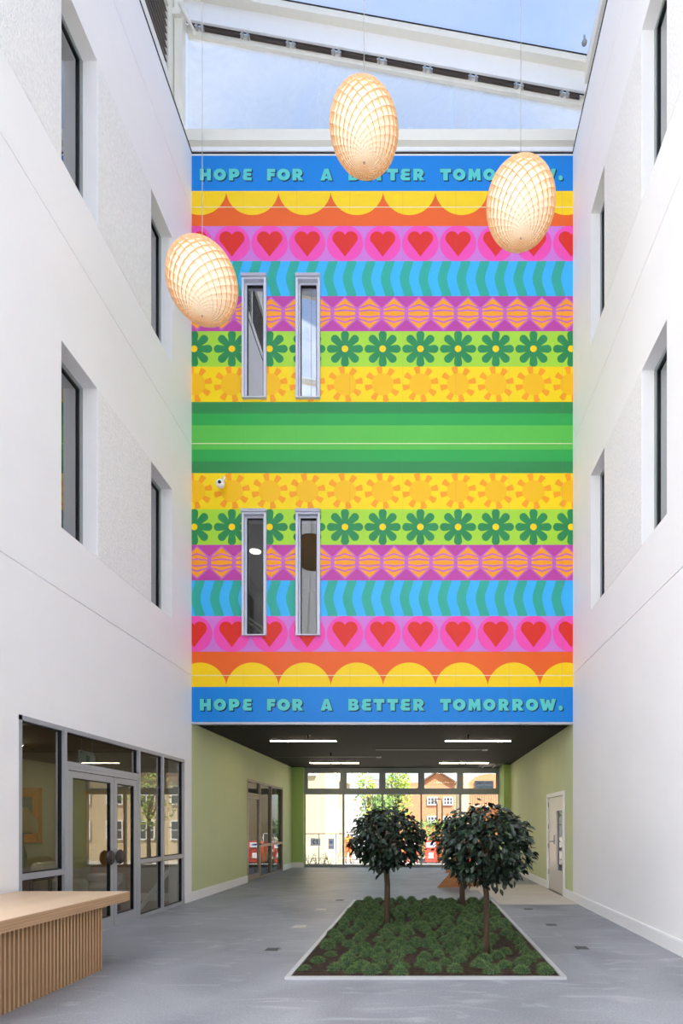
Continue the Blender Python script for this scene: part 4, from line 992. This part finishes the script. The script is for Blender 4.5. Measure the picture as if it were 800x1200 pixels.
# ------------------------------------------------------------------ pendant lamps
shell = mat('lamp_shell', (250, 232, 204), 0.6, 0.2, emit=0.75, ecol=(255, 214, 156))
fin_m = mat('lamp_fin', (232, 206, 172), 0.5, 0.2, trans=0.35)
cell_m = mat('lamp_cell', (252, 238, 214), 0.5, 0.3, emit=0.42, ecol=(255, 216, 160))
metal_w = mat('lamp_cable', (178, 176, 172), 0.5)
def lantern(x, y, z, label, rot):
    r = 0.45; t = thing('pendant_lamp', (x, y, z), label, 'lamp', 'woven globe pendant lamps')
    c = Vector((x, y, z)); nsp = 21; k1, k2 = 1.15, 0.85; st = 2*PI/nsp
    th0, th1 = math.radians(3.0), math.radians(170)
    u0 = math.log(math.tan(th0/2)); u1 = math.log(math.tan(th1/2))
    def pt(a, b, rad):
        u = min(max((b-a)/(k1+k2), u0), u1); ph = rot+a+k1*u; th = 2*math.atan(math.exp(u))
        return c+Vector((math.sin(th)*math.cos(ph), math.sin(th)*math.sin(ph), -math.cos(th)))*rad, th
    mb = MB(); mb.sphere((x, y, z), r-0.042, 32, 22); mb.build('diffuser', shell, t)
    # overlapping shingle-like cells between the spirals: lower corner proud, upper corner tucked in
    mb = MB()
    for i in range(nsp):
        j0 = int(math.floor(i+u0*(k1+k2)/st)); j1 = int(math.ceil(i+u1*(k1+k2)/st))
        for j in range(j0, j1+1):
            um = (j-i)*st/(k1+k2)
            if um < u0+0.02 or um > u1-0.02: continue
            th = 2*math.atan(math.exp(um)); d_ = 0.030*min(1.0, math.sin(th)*1.3)
            a0, a1, b0_, b1_ = i*st, (i+1)*st, j*st, (j+1)*st
            low = pt(a1, b0_, r)[0]; lf_ = pt(a0, b0_, r-d_*0.5)[0]; up = pt(a0, b1_, r-d_)[0]; rt = pt(a1, b1_, r-d_*0.5)[0]
            mb.add([low, rt, up, lf_], [(0, 1, 2), (0, 2, 3)])
    o = mb.build('woven_cells', cell_m, t, fix=False); o['kind'] = 'stuff'
    for fam in (1, -1):
        for k in range(nsp):
            vs = []; fs = []; n = 56
            for i in range(n+1):
                u = u0+(u1-u0)*i/n; th = 2*math.atan(math.exp(u))
                ph = rot+st*k+(k1*u if fam > 0 else -k2*u)
                d = Vector((math.sin(th)*math.cos(ph), math.sin(th)*math.sin(ph), -math.cos(th)))
                dep = 0.026*min(1.0, math.sin(th)*1.6+0.05)
                vs += [c+d*(r+0.001), c+d*(r-dep)]
            for i in range(n): fs.append((2*i, 2*i+1, 2*i+3, 2*i+2))
            m = MB(); m.add(vs, fs, True); m.build('spiral_fin', fin_m, t, fix=False)
    MB().sphere((x, y, z-r+0.01), 0.018, 10, 6).build('end_cap', metal_w, t)
    MB().tube([(x, y, z+r-0.03), (x, y, zr(x, 16.97))], 0.0045, 6).build('cable', metal_w, t)
    MB().lathe([(0.0, z+r+0.02), (0.06, z+r+0.0), (0.09, z+r-0.03)], x, y, 16).build('cap', metal_w, t)
YL = 7.5
lantern(-0.744, YL, EYE+1.2156*YL, 'highest glowing woven globe pendant lamp, in front of the clerestory', 0.3)
lantern(-2.866, YL, EYE+0.948*YL, 'lowest glowing woven globe pendant lamp, on the left', 1.0)
lantern(1.310, YL, EYE+1.0835*YL, 'glowing woven globe pendant lamp on the right, before the last word', 1.9)

# ------------------------------------------------------------------ street outside
pave = mat('paving', (140, 135, 126), 0.8, 0.2, var=0.08, scale=1.5)
mb = MB(); ys = [20.25, 24, 40, 140]; zs = [-0.03, -0.15, -1.3, -1.6]; vs = []
for yy, zz in zip(ys, zs): vs += [(-60, yy, zz), (60, yy, zz)]
mb.add(vs, [(0, 1, 3, 2), (2, 3, 5, 4), (4, 5, 7, 6)]); o = mb.build('ground', pave); tag(o, 'sunlit paved street outside the glazing', 'street', kind='structure')
def gz_(Y): 
    for a in range(3):
        if ys[a] <= Y <= ys[a+1]: return zs[a]+(zs[a+1]-zs[a])*(Y-ys[a])/(ys[a+1]-ys[a])
    return -1.6
cream_b = mat('stucco_cream', (206, 186, 152), 0.8, 0.2, var=0.03, scale=0.8)
stone_b = mat('stone_grey', (178, 168, 150), 0.85, 0.2, var=0.14, scale=1.2, bump=0.2)
brown_b = mat('render_brown', (128, 108, 92), 0.85, 0.2, var=0.1, scale=1)
win_dark = mat('window_dark', (64, 72, 80), 0.2, 0.6)
white_b = mat('window_white', (240, 240, 238), 0.5)
roof_b = mat('roof_tile', (120, 92, 78), 0.8, var=0.15, scale=6)
def brick_mat():
    m = mat('brick', (206, 140, 92), 0.85, 0.15); t = m.node_tree; b = t.nodes['Principled BSDF']
    co = t.nodes.new('ShaderNodeTexCoord'); mp = t.nodes.new('ShaderNodeMapping'); mp.inputs['Rotation'].default_value = (PI/2, 0, 0)
    bk = t.nodes.new('ShaderNodeTexBrick'); bk.inputs['Scale'].default_value = 4.4; bk.inputs['Color1'].default_value = lin((206, 138, 92)); bk.inputs['Color2'].default_value = lin((190, 118, 76)); bk.inputs['Mortar'].default_value = lin((208, 186, 160)); bk.inputs['Mortar Size'].default_value = 0.015
    t.links.new(co.outputs['Object'], mp.inputs['Vector']); t.links.new(mp.outputs[0], bk.inputs['Vector']); t.links.new(bk.outputs['Color'], b.inputs['Base Color']); return m
brick = brick_mat()
def bwin(par, x0, x1, z0, z1, Y, div=2, fm=None):
    w_ = MB().ring('Y', x0, x1, z0, z1, 0.09, Y-0.06, Y+0.05).build('window', fm or white_b, par)
    for k in range(1, div): xx = x0+(x1-x0)*k/div; B(xx-0.04, xx+0.04, Y-0.05, Y, z0+0.09, z1-0.09).build('glazing_bar', fm or white_b, w_)
    B(x0+0.09, x1-0.09, Y-0.05, Y-0.01, (z0+z1)/2-0.03, (z0+z1)/2+0.03).build('glazing_bar', fm or white_b, w_)
    B(x0+0.09, x1-0.09, Y-0.03, Y-0.01, z0+0.09, z1-0.09).build('pane', win_dark, w_)
# cream building
Y = 27.0; t = thing('building', (-8.5, Y, -0.3), 'bright cream rendered building close outside on the left', 'building')
B(-13, P(381, 0, Y).x, Y, Y+4.5, -0.5, 7.5).build('wall', cream_b, t)
B(-13, P(381, 0, Y).x+0.05, Y-0.06, Y, -0.5, 0.4).build('plinth', stone_b, t)
a = P(366, 899, Y); bwin(t, a.x-0.4, a.x+0.2, a.z-0.4, a.z+0.8, Y)
Y = 32.0; t = thing('building', (-5, Y, -0.8), 'grey stone house behind the cream building', 'building')
xa = P(376, 0, Y).x; xb = P(402, 0, Y).x; zt_ = P(0, 916, Y).z
B(xa, xb, Y, Y+3, -1, zt_).build('wall', stone_b, t)
B(xa, P(388.5, 0, Y).x, Y-0.1, Y+3, zt_, zt_+2.5).build('chimney_stack', stone_b, t)
B(xa-0.1, xb+0.15, Y-0.15, Y+3, zt_, zt_+0.12).build('coping', cream_b, t)
bwin(t, P(392, 0, Y).x, P(398, 0, Y).x, 1.2, 2.4, Y)
Y = 62.0; t = thing('building', (-7.6, Y, -1.6), 'pale grey terrace far down the street', 'building')
xa = P(396, 0, Y).x; xb = P(411, 0, Y).x
B(xa, xb, Y, Y+8, -1.7, P(0, 938, Y).z).build('wall', mat('render_grey', (206, 206, 204), 0.8), t)
MB().prism([(xa, P(0, 938, Y).z), (xb, P(0, 938, Y).z), ((xa+xb)/2, P(0, 930, Y).z)], 'Y', Y, Y+8).build('roof', roof_b, t)
for q in ((398, 403), (405, 409)):
    for v in ((944, 952), (958, 966)): bwin(t, P(q[0], 0, Y).x, P(q[1], 0, Y).x, P(0, v[1], Y).z, P(0, v[0], Y).z, Y)
Y = 58.0; t = thing('building', (-3.8, Y, -1.6), 'brown town house behind the street trees', 'building')
xa = P(430, 0, Y).x; xb = P(467, 0, Y).x; ze = P(0, 925, Y).z
B(xa, xb, Y, Y+8, -1.7, ze).build('wall', brown_b, t)
MB().prism([(xa-0.2, ze), (xb+0.2, ze), (xb-0.6, P(0, 913, Y).z), (xa+0.6, P(0, 913, Y).z)], 'Y', Y-0.2, Y+8).build('roof', mat('slate', (150, 146, 148), 0.7, var=0.1), t)
for q in ((434, 441), (447, 453), (458, 464)):
    for v in ((931, 940), (948, 957)): bwin(t, P(q[0], 0, Y).x, P(q[1], 0, Y).x, P(0, v[1], Y).z, P(0, v[0], Y).z, Y)
# brick gable house
Y = 50.0; t = thing('building', (0.6, Y, -1.5), 'orange brick gabled house with white windows across the street', 'building')
xa = P(468, 0, Y).x; xb = P(533, 0, Y).x; ze = P(0, 917, Y).z; za = P(0, 905.5, Y).z
MB().prism([(xa, -1.6), (xb, -1.6), (xb, ze), (P(513, 0, Y).x, za), (P(494, 0, Y).x, ze), (xa, ze)], 'Y', Y, Y+9).build('wall', brick, t)
mb = MB()
for (p, q) in (((P(492, 0, Y).x, ze-0.1), (P(513, 0, Y).x, za+0.08)), ((P(513, 0, Y).x, za+0.08), (xb+0.15, ze-0.1))):
    mb.prism([p, q, (q[0], q[1]+0.16), (p[0], p[1]+0.16)], 'Y', Y-0.15, Y+9)
mb.build('roof', roof_b, t)
for q in ((500.5, 512.5), (519, 530.5)):
    for v in ((934, 943.5), (956.5, 966)): bwin(t, P(q[0], 0, Y).x, P(q[1], 0, Y).x, P(0, v[1], Y).z, P(0, v[0], Y).z, Y, 3)
# right building with balcony
Y = 38.0; t = thing('building', (4.2, Y, -1.2), 'tan brick house with balcony at the right of the glazing', 'building')
xa = P(548.5, 0, Y).x; xb = P(600, 0, Y).x; ze = P(0, 918, Y).z
MB().prism([(xa, -1.3), (xb, -1.3), (xb, ze-0.2)] + [(xa+(xb-xa)*(0.5+0.5*math.cos(math.radians(a))), ze-0.2+0.85*math.sin(math.radians(a))) for a in range(15, 180, 15)] + [(xa, ze-0.2)], 'Y', Y, Y+7).build('wall', brick, t)
B(P(541, 0, Y).x, xa, Y-0.2, Y+7, -1.3, ze+0.5).build('pilaster', cream_b, t)
bwin(t, P(556, 0, Y).x, P(578, 0, Y).x, P(0, 927, Y).z, P(0, 915, Y).z, Y, 2, win_dark)
bal = B(P(549, 0, Y).x, P(598, 0, Y).x, Y-1.0, Y, P(0, 946.5, Y).z, P(0, 944.5, Y).z).build('balcony', stone_b, t)
x = P(549, 0, Y).x
while x < P(596, 0, Y).x:
    B(x, x+0.06, Y-1.0, Y-0.94, P(0, 944.5, Y).z, P(0, 931, Y).z).build('baluster', brown_b, bal); x += 0.15
B(P(549, 0, Y).x, P(598, 0, Y).x, Y-1.02, Y-0.92, P(0, 931, Y).z, P(0, 929.5, Y).z).build('handrail', brown_b, bal)

Y = 44.0; t = thing('building', (15, Y, -1.4), 'cream terrace along the street, mirrored in the lounge glazing', 'building')
B(8.0, 24.0, Y, Y+8, -1.5, 5.2).build('wall', cream_b, t)
MB().prism([(7.7, 5.2), (24.3, 5.2), (22.5, 7.6), (9.5, 7.6)], 'Y', Y-0.3, Y+8).build('roof', roof_b, t)
for k in range(6):
    for zz_ in (0.3, 3.0): bwin(t, 8.9+2.5*k, 10.2+2.5*k, zz_, zz_+1.5, Y, 2)
# street trees, hedge
fol = [mat('foliage_%d' % i, c, 0.7, 0.2, trans=0.3) for i, c in enumerate(((176, 186, 74), (120, 150, 70), (86, 116, 62)))]
def street_tree(x, y, z0, zc, rx, rz, label, cols, n, seed, name='street_tree', cat='tree', trunk=True):
    rnd = random.Random(seed); t = thing(name, (x, y, z0), label, cat)
    if trunk:
        MB().tube([(x, y, z0), (x+0.05, y, (z0+zc)/2), (x, y, zc+rz*0.4)], [0.16, 0.12, 0.05], 8).build('trunk', bark, t)
        for k in range(5):
            ph = k*1.3; MB().tube([(x, y, zc-rz*0.5), (x+math.cos(ph)*rx*0.6, y+math.sin(ph)*rx*0.6, zc+rz*0.3)], [0.07, 0.02], 6).build('branch', bark, t)
    mb = MB()
    for i in range(n):
        d = Vector((rnd.gauss(0, 1), rnd.gauss(0, 1), rnd.gauss(0, 1))).normalized(); rr = rnd.random()**0.4*(1+0.3*mnoise.noise(d*2+Vector((seed, 0, 0))))
        p = Vector((x+d.x*rx*rr, y+d.y*rx*rr*0.8, zc+d.z*rz*rr)); s = rnd.uniform(0.10, 0.2)
        a = Vector((rnd.gauss(0, 1), rnd.gauss(0, 1), rnd.gauss(0, 1))).normalized(); b = a.orthogonal().normalized()
        mb.mi = rnd.randrange(len(cols)); mb.add([p-a*s, p-b*s*0.5, p+a*s, p+b*s*0.5], [(0, 1, 2, 3)])
    o = mb.build('foliage', cols, t, fix=False); o['kind'] = 'stuff'
q = P(466, 930, 44); street_tree(q.x, 44, gz_(44), q.z+0.1, 1.15, 2.6, 'sunlit yellow-green street tree beside the brick house', fol[:2], 900, 1)
street_tree(9.0, 38, gz_(38), 3.0, 1.6, 2.6, 'green street tree before the cream terrace, mirrored in the lounge glazing', fol[:2], 500, 8)
q = P(430, 935, 42); street_tree(q.x, 42, gz_(42), q.z, 0.9, 2.2, 'pale thin street tree left of the yellow-green one', fol[:2], 380, 2)
q = P(446, 945, 40); street_tree(q.x, 40, gz_(40), q.z-0.2, 0.8, 1.3, 'darker green street tree behind the left planter tree', fol[1:], 500, 3)
hd = thing('hedge', (0.9, 46, gz_(46)), 'low green hedge before the brick house', 'hedge')
mb = MB(); rnd = random.Random(4); xa = P(478, 0, 46).x; xb = P(545, 0, 46).x; zt_ = P(0, 962, 46).z
for i in range(1600):
    p = Vector((rnd.uniform(xa, xb), 46+rnd.uniform(-0.5, 0.5), rnd.uniform(gz_(46)+0.0, zt_+rnd.uniform(-0.15, 0.2)))); s = rnd.uniform(0.08, 0.15)
    a = Vector((rnd.gauss(0, 1), rnd.gauss(0, 1), rnd.gauss(0, 1))).normalized(); b = a.orthogonal().normalized(); mb.mi = rnd.randrange(2)
    mb.add([p-a*s, p-b*s*0.6, p+a*s, p+b*s*0.6], [(0, 1, 2, 3)])
o = mb.build('foliage', fol[1:], hd, fix=False); o['kind'] = 'stuff'
# lamp posts
for (x1, x2, yt, Y, lb) in ((518, 512.5, 936.5, 47, 'taller dark street lamp with cranked arm before the brick house'), (512, 509.5, 939, 48, 'shorter dark street lamp left of the cranked one')):
    p = P(x1, yt, Y); e = P(x2, yt, Y)
    t = thing('street_lamp', (p.x, Y, gz_(Y)), lb, 'street lamp')
    MB().tube([(p.x, Y, gz_(Y)), (p.x, Y, p.z-0.3), (p.x, Y, p.z)], 0.07, 8).build('pole', mat('post_brown', (92, 74, 62), 0.6) if 'post_brown' not in MATS else MATS['post_brown'], t)
    MB().tube([(p.x, Y, p.z), (e.x, Y, p.z+0.03)], 0.06, 8).build('arm', MATS['post_brown'], t)
    B(e.x-0.25, e.x+0.05, Y-0.1, Y+0.1, p.z-0.06, p.z+0.04).build('lamp_head', MATS['post_brown'], t)
# railing with notices
Yr = 23.0; zr_ = P(0, 977, Yr).z; g = gz_(Yr); xa = P(353, 0, Yr).x; xb = P(414, 0, Yr).x
t = thing('railing', ((xa+xb)/2, Yr, g), 'thin grey street railing just outside the left glazing bays', 'railing')
MB().tube([(xa, Yr, zr_), (xb, Yr, zr_)], 0.02, 8).build('handrail', alu_dark, t)
MB().tube([(xa, Yr, g+0.25), (xb, Yr, g+0.25)], 0.012, 8).build('bottom_rail', alu_dark, t)
for k in range(4): xx = xa+(xb-xa)*k/3; MB().tube([(xx, Yr, g), (xx, Yr, zr_)], 0.018, 8).build('post', alu_dark, t)
paper = mat('sign_white', (236, 236, 240), 0.5); lilac = mat('sign_lilac', (206, 208, 220), 0.5); ink = mat('sign_ink', (50, 50, 58), 0.5); bluei = mat('sign_blue', (120, 140, 200), 0.5)
a = P(363.5, 982.3, Yr-0.06); b = P(375.3, 991.0, Yr-0.06)
t = thing('notice_board', ((a.x+b.x)/2, Yr-0.04, b.z), 'pale board reading C1 on the street railing', 'sign')
B(a.x, b.x, Yr-0.05, Yr-0.035, b.z, a.z).build('board', lilac, t)
for kk in (0.2, 0.8): xx = a.x+(b.x-a.x)*kk; MB().tube([(xx, Yr-0.03, a.z-0.02), (xx, Yr-0.03, zr_)], 0.008, 6).build('hanger', alu_dark, t)
hh = (a.z-b.z)*0.56; zz = b.z+(a.z-b.z)*0.22; cx_ = a.x+(b.x-a.x)*0.40
mb = MB(); mb_pts = [(cx_+0.062*math.cos(math.radians(d)), zz+hh/2+hh/2*math.sin(math.radians(d))) for d in range(50, 311, 20)]; mb_in = [(cx_+0.032*math.cos(math.radians(d)), zz+hh/2+(hh/2-0.03)*math.sin(math.radians(d))) for d in range(50, 311, 20)]
for i in range(len(mb_pts)-1): mb.prism([mb_pts[i], mb_pts[i+1], mb_in[i+1], mb_in[i]], 'Y', Yr-0.055, Yr-0.05)
mb.build('letter', ink, t)
x1 = a.x+(b.x-a.x)*0.68; MB().prism([(x1-0.016, zz), (x1+0.016, zz), (x1+0.016, zz+hh), (x1-0.008, zz+hh), (x1-0.045, zz+hh*0.82), (x1-0.045, zz+hh*0.70), (x1-0.016, zz+hh*0.78)], 'Y', Yr-0.055, Yr-0.05).build('letter', ink, t)
a = P(384.2, 982.5, Yr-0.06); b = P(391.5, 995.5, Yr-0.06)
t = thing('notice_board', ((a.x+b.x)/2, Yr-0.04, b.z), 'narrow upright notice with a round blue mark on the street railing', 'sign')
B(a.x, b.x, Yr-0.05, Yr-0.035, b.z, a.z).build('board', lilac, t)
cx_ = (a.x+b.x)/2; cz = b.z+(a.z-b.z)*0.66
MB().prism([(cx_+0.07*math.cos(k*PI/8), cz+0.07*math.sin(k*PI/8)) for k in range(16)], 'Y', Yr-0.054, Yr-0.05).build('mark', bluei, t)
B(a.x+0.04, b.x-0.04, Yr-0.054, Yr-0.05, b.z+0.08, b.z+0.12).build('text_line', bluei, t)
B(cx_-0.01, cx_+0.01, Yr-0.035, Yr-0.02, b.z, zr_+0.01).build('hanger', alu_dark, t)
# plants at the foot of the glazing
for i, (xx, Y) in enumerate(((362, 21.6), (371, 21.4), (379, 21.8), (386, 21.5))):
    X = P(xx, 0, Y).x; rnd = random.Random(60+i); g_ = gz_(Y)
    t = thing('street_plant', (X, Y, g_), 'sparse weedy plant at the foot of the street railing, %s from the left' % ('first', 'second', 'third', 'fourth')[i], 'plant', 'sparse plants outside the glazing')
    for k in range(6):
        ph = rnd.uniform(0, 6.28); h = rnd.uniform(0.25, 0.5); e = Vector((X+math.cos(ph)*0.18, Y+math.sin(ph)*0.1, g_+h))
        st = MB().tube([(X, Y, g_), ((X+e.x)/2, (Y+e.y)/2, g_+h*0.6), e], [0.008, 0.006, 0.003], 5).build('stem', fol[2], t)
        mb = MB()
        for q in range(5):
            p = Vector((X, Y, g_)).lerp(e, 0.35+0.16*q); aa = Vector((rnd.gauss(0, 1), rnd.gauss(0, 1), rnd.gauss(0, .5))).normalized()*0.06; bb_ = aa.orthogonal().normalized()*0.02
            mb.add([p, p+aa*0.5+bb_, p+aa, p+aa*0.5-bb_], [(0, 1, 2, 3)])
        mb.build('leaves', fol[2], st, fix=False)
# barriers
red_m = mat('barrier_red', (204, 70, 60), 0.5); wht = paper
for i, (x0_, x1_, Y, lb) in enumerate(((498, 511.5, 33, 'red street barrier panel with white sign seen between the two trees'), (474, 490, 34.5, 'red street barrier panel behind the left planter tree'), (534, 552, 34, 'red street barrier panel behind the right planter trees'))):
    xa = P(x0_, 0, Y).x; xb = P(x1_, 0, Y).x; g_ = gz_(Y); zt_ = g_+1.35
    t = thing('street_barrier', ((xa+xb)/2, Y, g_), lb, 'barrier', 'red barriers in the street')
    MB().ring('Y', xa, xb, g_+0.12, zt_, 0.06, Y-0.03, Y+0.03).build('frame', red_m, t)
    n = 6
    for k in range(n): xx = xa+0.06+(xb-xa-0.12)*(k+0.5)/n; B(xx-0.03, xx+0.03, Y-0.015, Y+0.015, g_+0.18, zt_-0.06).build('bar', red_m, t)
    for xx in (xa+0.05, xb-0.05): B(xx-0.05, xx+0.05, Y-0.3, Y+0.3, g_, g_+0.12).build('foot', gasket, t)
    B(xa+0.06, xb-0.06, Y-0.04, Y-0.02, zt_-0.38, zt_-0.1).build('sign', paper, t)
    B(xa+0.16, xb-0.16, Y-0.045, Y-0.04, zt_-0.28, zt_-0.18).build('sign_band', bluei, t)
    B(xa+0.2, xb-0.2, Y-0.04, Y-0.02, g_+0.35, g_+0.65).build('reflector', paper, t)

# street workers
hv = mat('hi_vis_orange', (246, 104, 40), 0.7); skin = mat('skin', (150, 108, 84), 0.6); boots = mat('boots', (50, 44, 40), 0.7); tape = mat('reflective_tape', (70, 66, 62), 0.4); hat = mat('hard_hat', (70, 64, 60), 0.4)
def person(x, y, g_, yaw, label, arm_up):
    H = 1.74
    J = {'pel': (0, 0, .93), 'sp': (0, 0, 1.12), 'ch': (0, 0, 1.34), 'nk': (0, -.01, 1.48), 'hd': (0, -.02, 1.56), 'ht': (0, -.02, 1.68)}
    V_ = []; R_ = []; E_ = []; ix = {}
    def jv(n, p, r, par=None):
        ix[n] = len(V_); V_.append(p); R_.append(r)
        if par: E_.append((ix[par], ix[n]))
    jv('pel', J['pel'], (.17, .13)); jv('sp', J['sp'], (.16, .12), 'pel'); jv('ch', J['ch'], (.19, .13), 'sp'); jv('nk', J['nk'], (.065, .065), 'ch')
    jv('hd', J['hd'], (.085, .095), 'nk'); jv('ht', J['ht'], (.075, .085), 'hd')
    for s, n in ((-1, 'l'), (1, 'r')):
        jv('hip'+n, (s*.10, 0, .86), (.10, .10), 'pel'); jv('kn'+n, (s*.12, -.02, .48), (.07, .07), 'hip'+n); jv('an'+n, (s*.13, .01, .09), (.05, .05), 'kn'+n); jv('to'+n, (s*.15, -.15, .05), (.045, .045), 'an'+n)
        jv('sh'+n, (s*.21, 0, 1.40), (.075, .075), 'ch')
        if arm_up: el, ha = (s*.28, -.10, 1.15), (s*.10, -.28, 1.20)
        else: el, ha = (s*.28, .02, 1.14), (s*.27, -.10, .90)
        jv('el'+n, el, (.055, .055), 'sh'+n); jv('wr'+n, ha, (.04, .04), 'el'+n)
        dv = (Vector(ha)-Vector(el)).normalized(); pv = Vector(ha)+dv*.07; sv = dv.cross(Vector((0, 1, .3))).normalized()
        jv('pa'+n, tuple(pv), (.04, .025), 'wr'+n)
        for f in range(4):
            b_ = pv+sv*(.03-.02*f)+dv*.03; jv('f%d' % f+n, tuple(b_), (.011, .011), 'pa'+n); jv('g%d' % f+n, tuple(b_+dv*(.05 if f in (1, 2) else .04)+Vector((0, -.01, -.01))), (.008, .008), 'f%d' % f+n)
        tv = Vector(ha)+dv*.03+sv*.04; jv('t'+n, tuple(tv), (.012, .012), 'pa'+n); jv('u'+n, tuple(tv+dv*.04+sv*.015), (.009, .009), 't'+n)
    me = bpy.data.meshes.new('body'); me.from_pydata(V_, E_, []); o = bpy.data.objects.new('body', me); C.objects.link(o)
    md = o.modifiers.new('s', 'SKIN'); md.use_smooth_shade = True
    for i, r in enumerate(R_): me.skin_vertices[0].data[i].radius = r
    me.skin_vertices[0].data[0].use_root = True
    sb = o.modifiers.new('ss', 'SUBSURF'); sb.levels = 1; sb.render_levels = 1
    dg = bpy.context.evaluated_depsgraph_get(); m2 = bpy.data.meshes.new_from_object(o.evaluated_get(dg)); bpy.data.objects.remove(o)
    m2.materials.clear()
    for m in (hv, skin, boots, tape): m2.materials.append(m)
    wr = [Vector(V_[ix['wrl']]), Vector(V_[ix['wrr']]), Vector(V_[ix['pal']]), Vector(V_[ix['par']])]
    for p in m2.polygons:
        c = p.center; k = 0
        if c.z > 1.46 and abs(c.x) < .14: k = 1
        elif c.z < .14: k = 2
        elif any((c-q_).length < .11 for q_ in wr[2:]): k = 1
        elif abs(c.z-1.16) < .03 and abs(c.x) < .2 or abs(c.z-.40) < .03: k = 3
        p.material_index = k; p.use_smooth = True
    t = thing('person', (x, y, g_), label, 'person'); t.rotation_euler = (0, 0, yaw)
    b = bpy.data.objects.new('body', m2); C.objects.link(b); b.parent = t
    mb = MB(); mb.lathe([(.125, 1.655), (.118, 1.66), (.112, 1.70), (.09, 1.755), (.05, 1.785), (0.001, 1.795)], 0, -.02, 16); mb.lathe([(.112, 1.655), (.15, 1.65), (.15, 1.66), (.112, 1.668)], 0, -.035, 16)
    hm = mb.mesh('hard_hat', hat); h_ = bpy.data.objects.new('hard_hat', hm); C.objects.link(h_); h_.parent = t
    mb = MB()
    for s in (-1, 1): mb.sphere((s*.035, -.108, 1.615), .011, 8, 6)
    e_ = bpy.data.objects.new('eyes', mb.mesh('eyes', gasket)); C.objects.link(e_); e_.parent = t
    mb = MB(); mb.prism([(-.112, 1.60), (-.142, 1.575), (-.105, 1.572)], 'X', -.014, .014)
    n_ = bpy.data.objects.new('nose', mb.mesh('nose', skin)); C.objects.link(n_); n_.parent = t
    return t
Yw = 31.0; w_ = P(407.8, 0, Yw); person(w_.x, Yw, gz_(Yw), 0.5, 'person in orange work clothes and hard hat standing in the street, arms raised', True)
Yw = 37.0; w_ = P(514, 0, Yw); person(w_.x, Yw, gz_(Yw), -0.4, 'person in orange work clothes behind the red barrier with white sign', False)
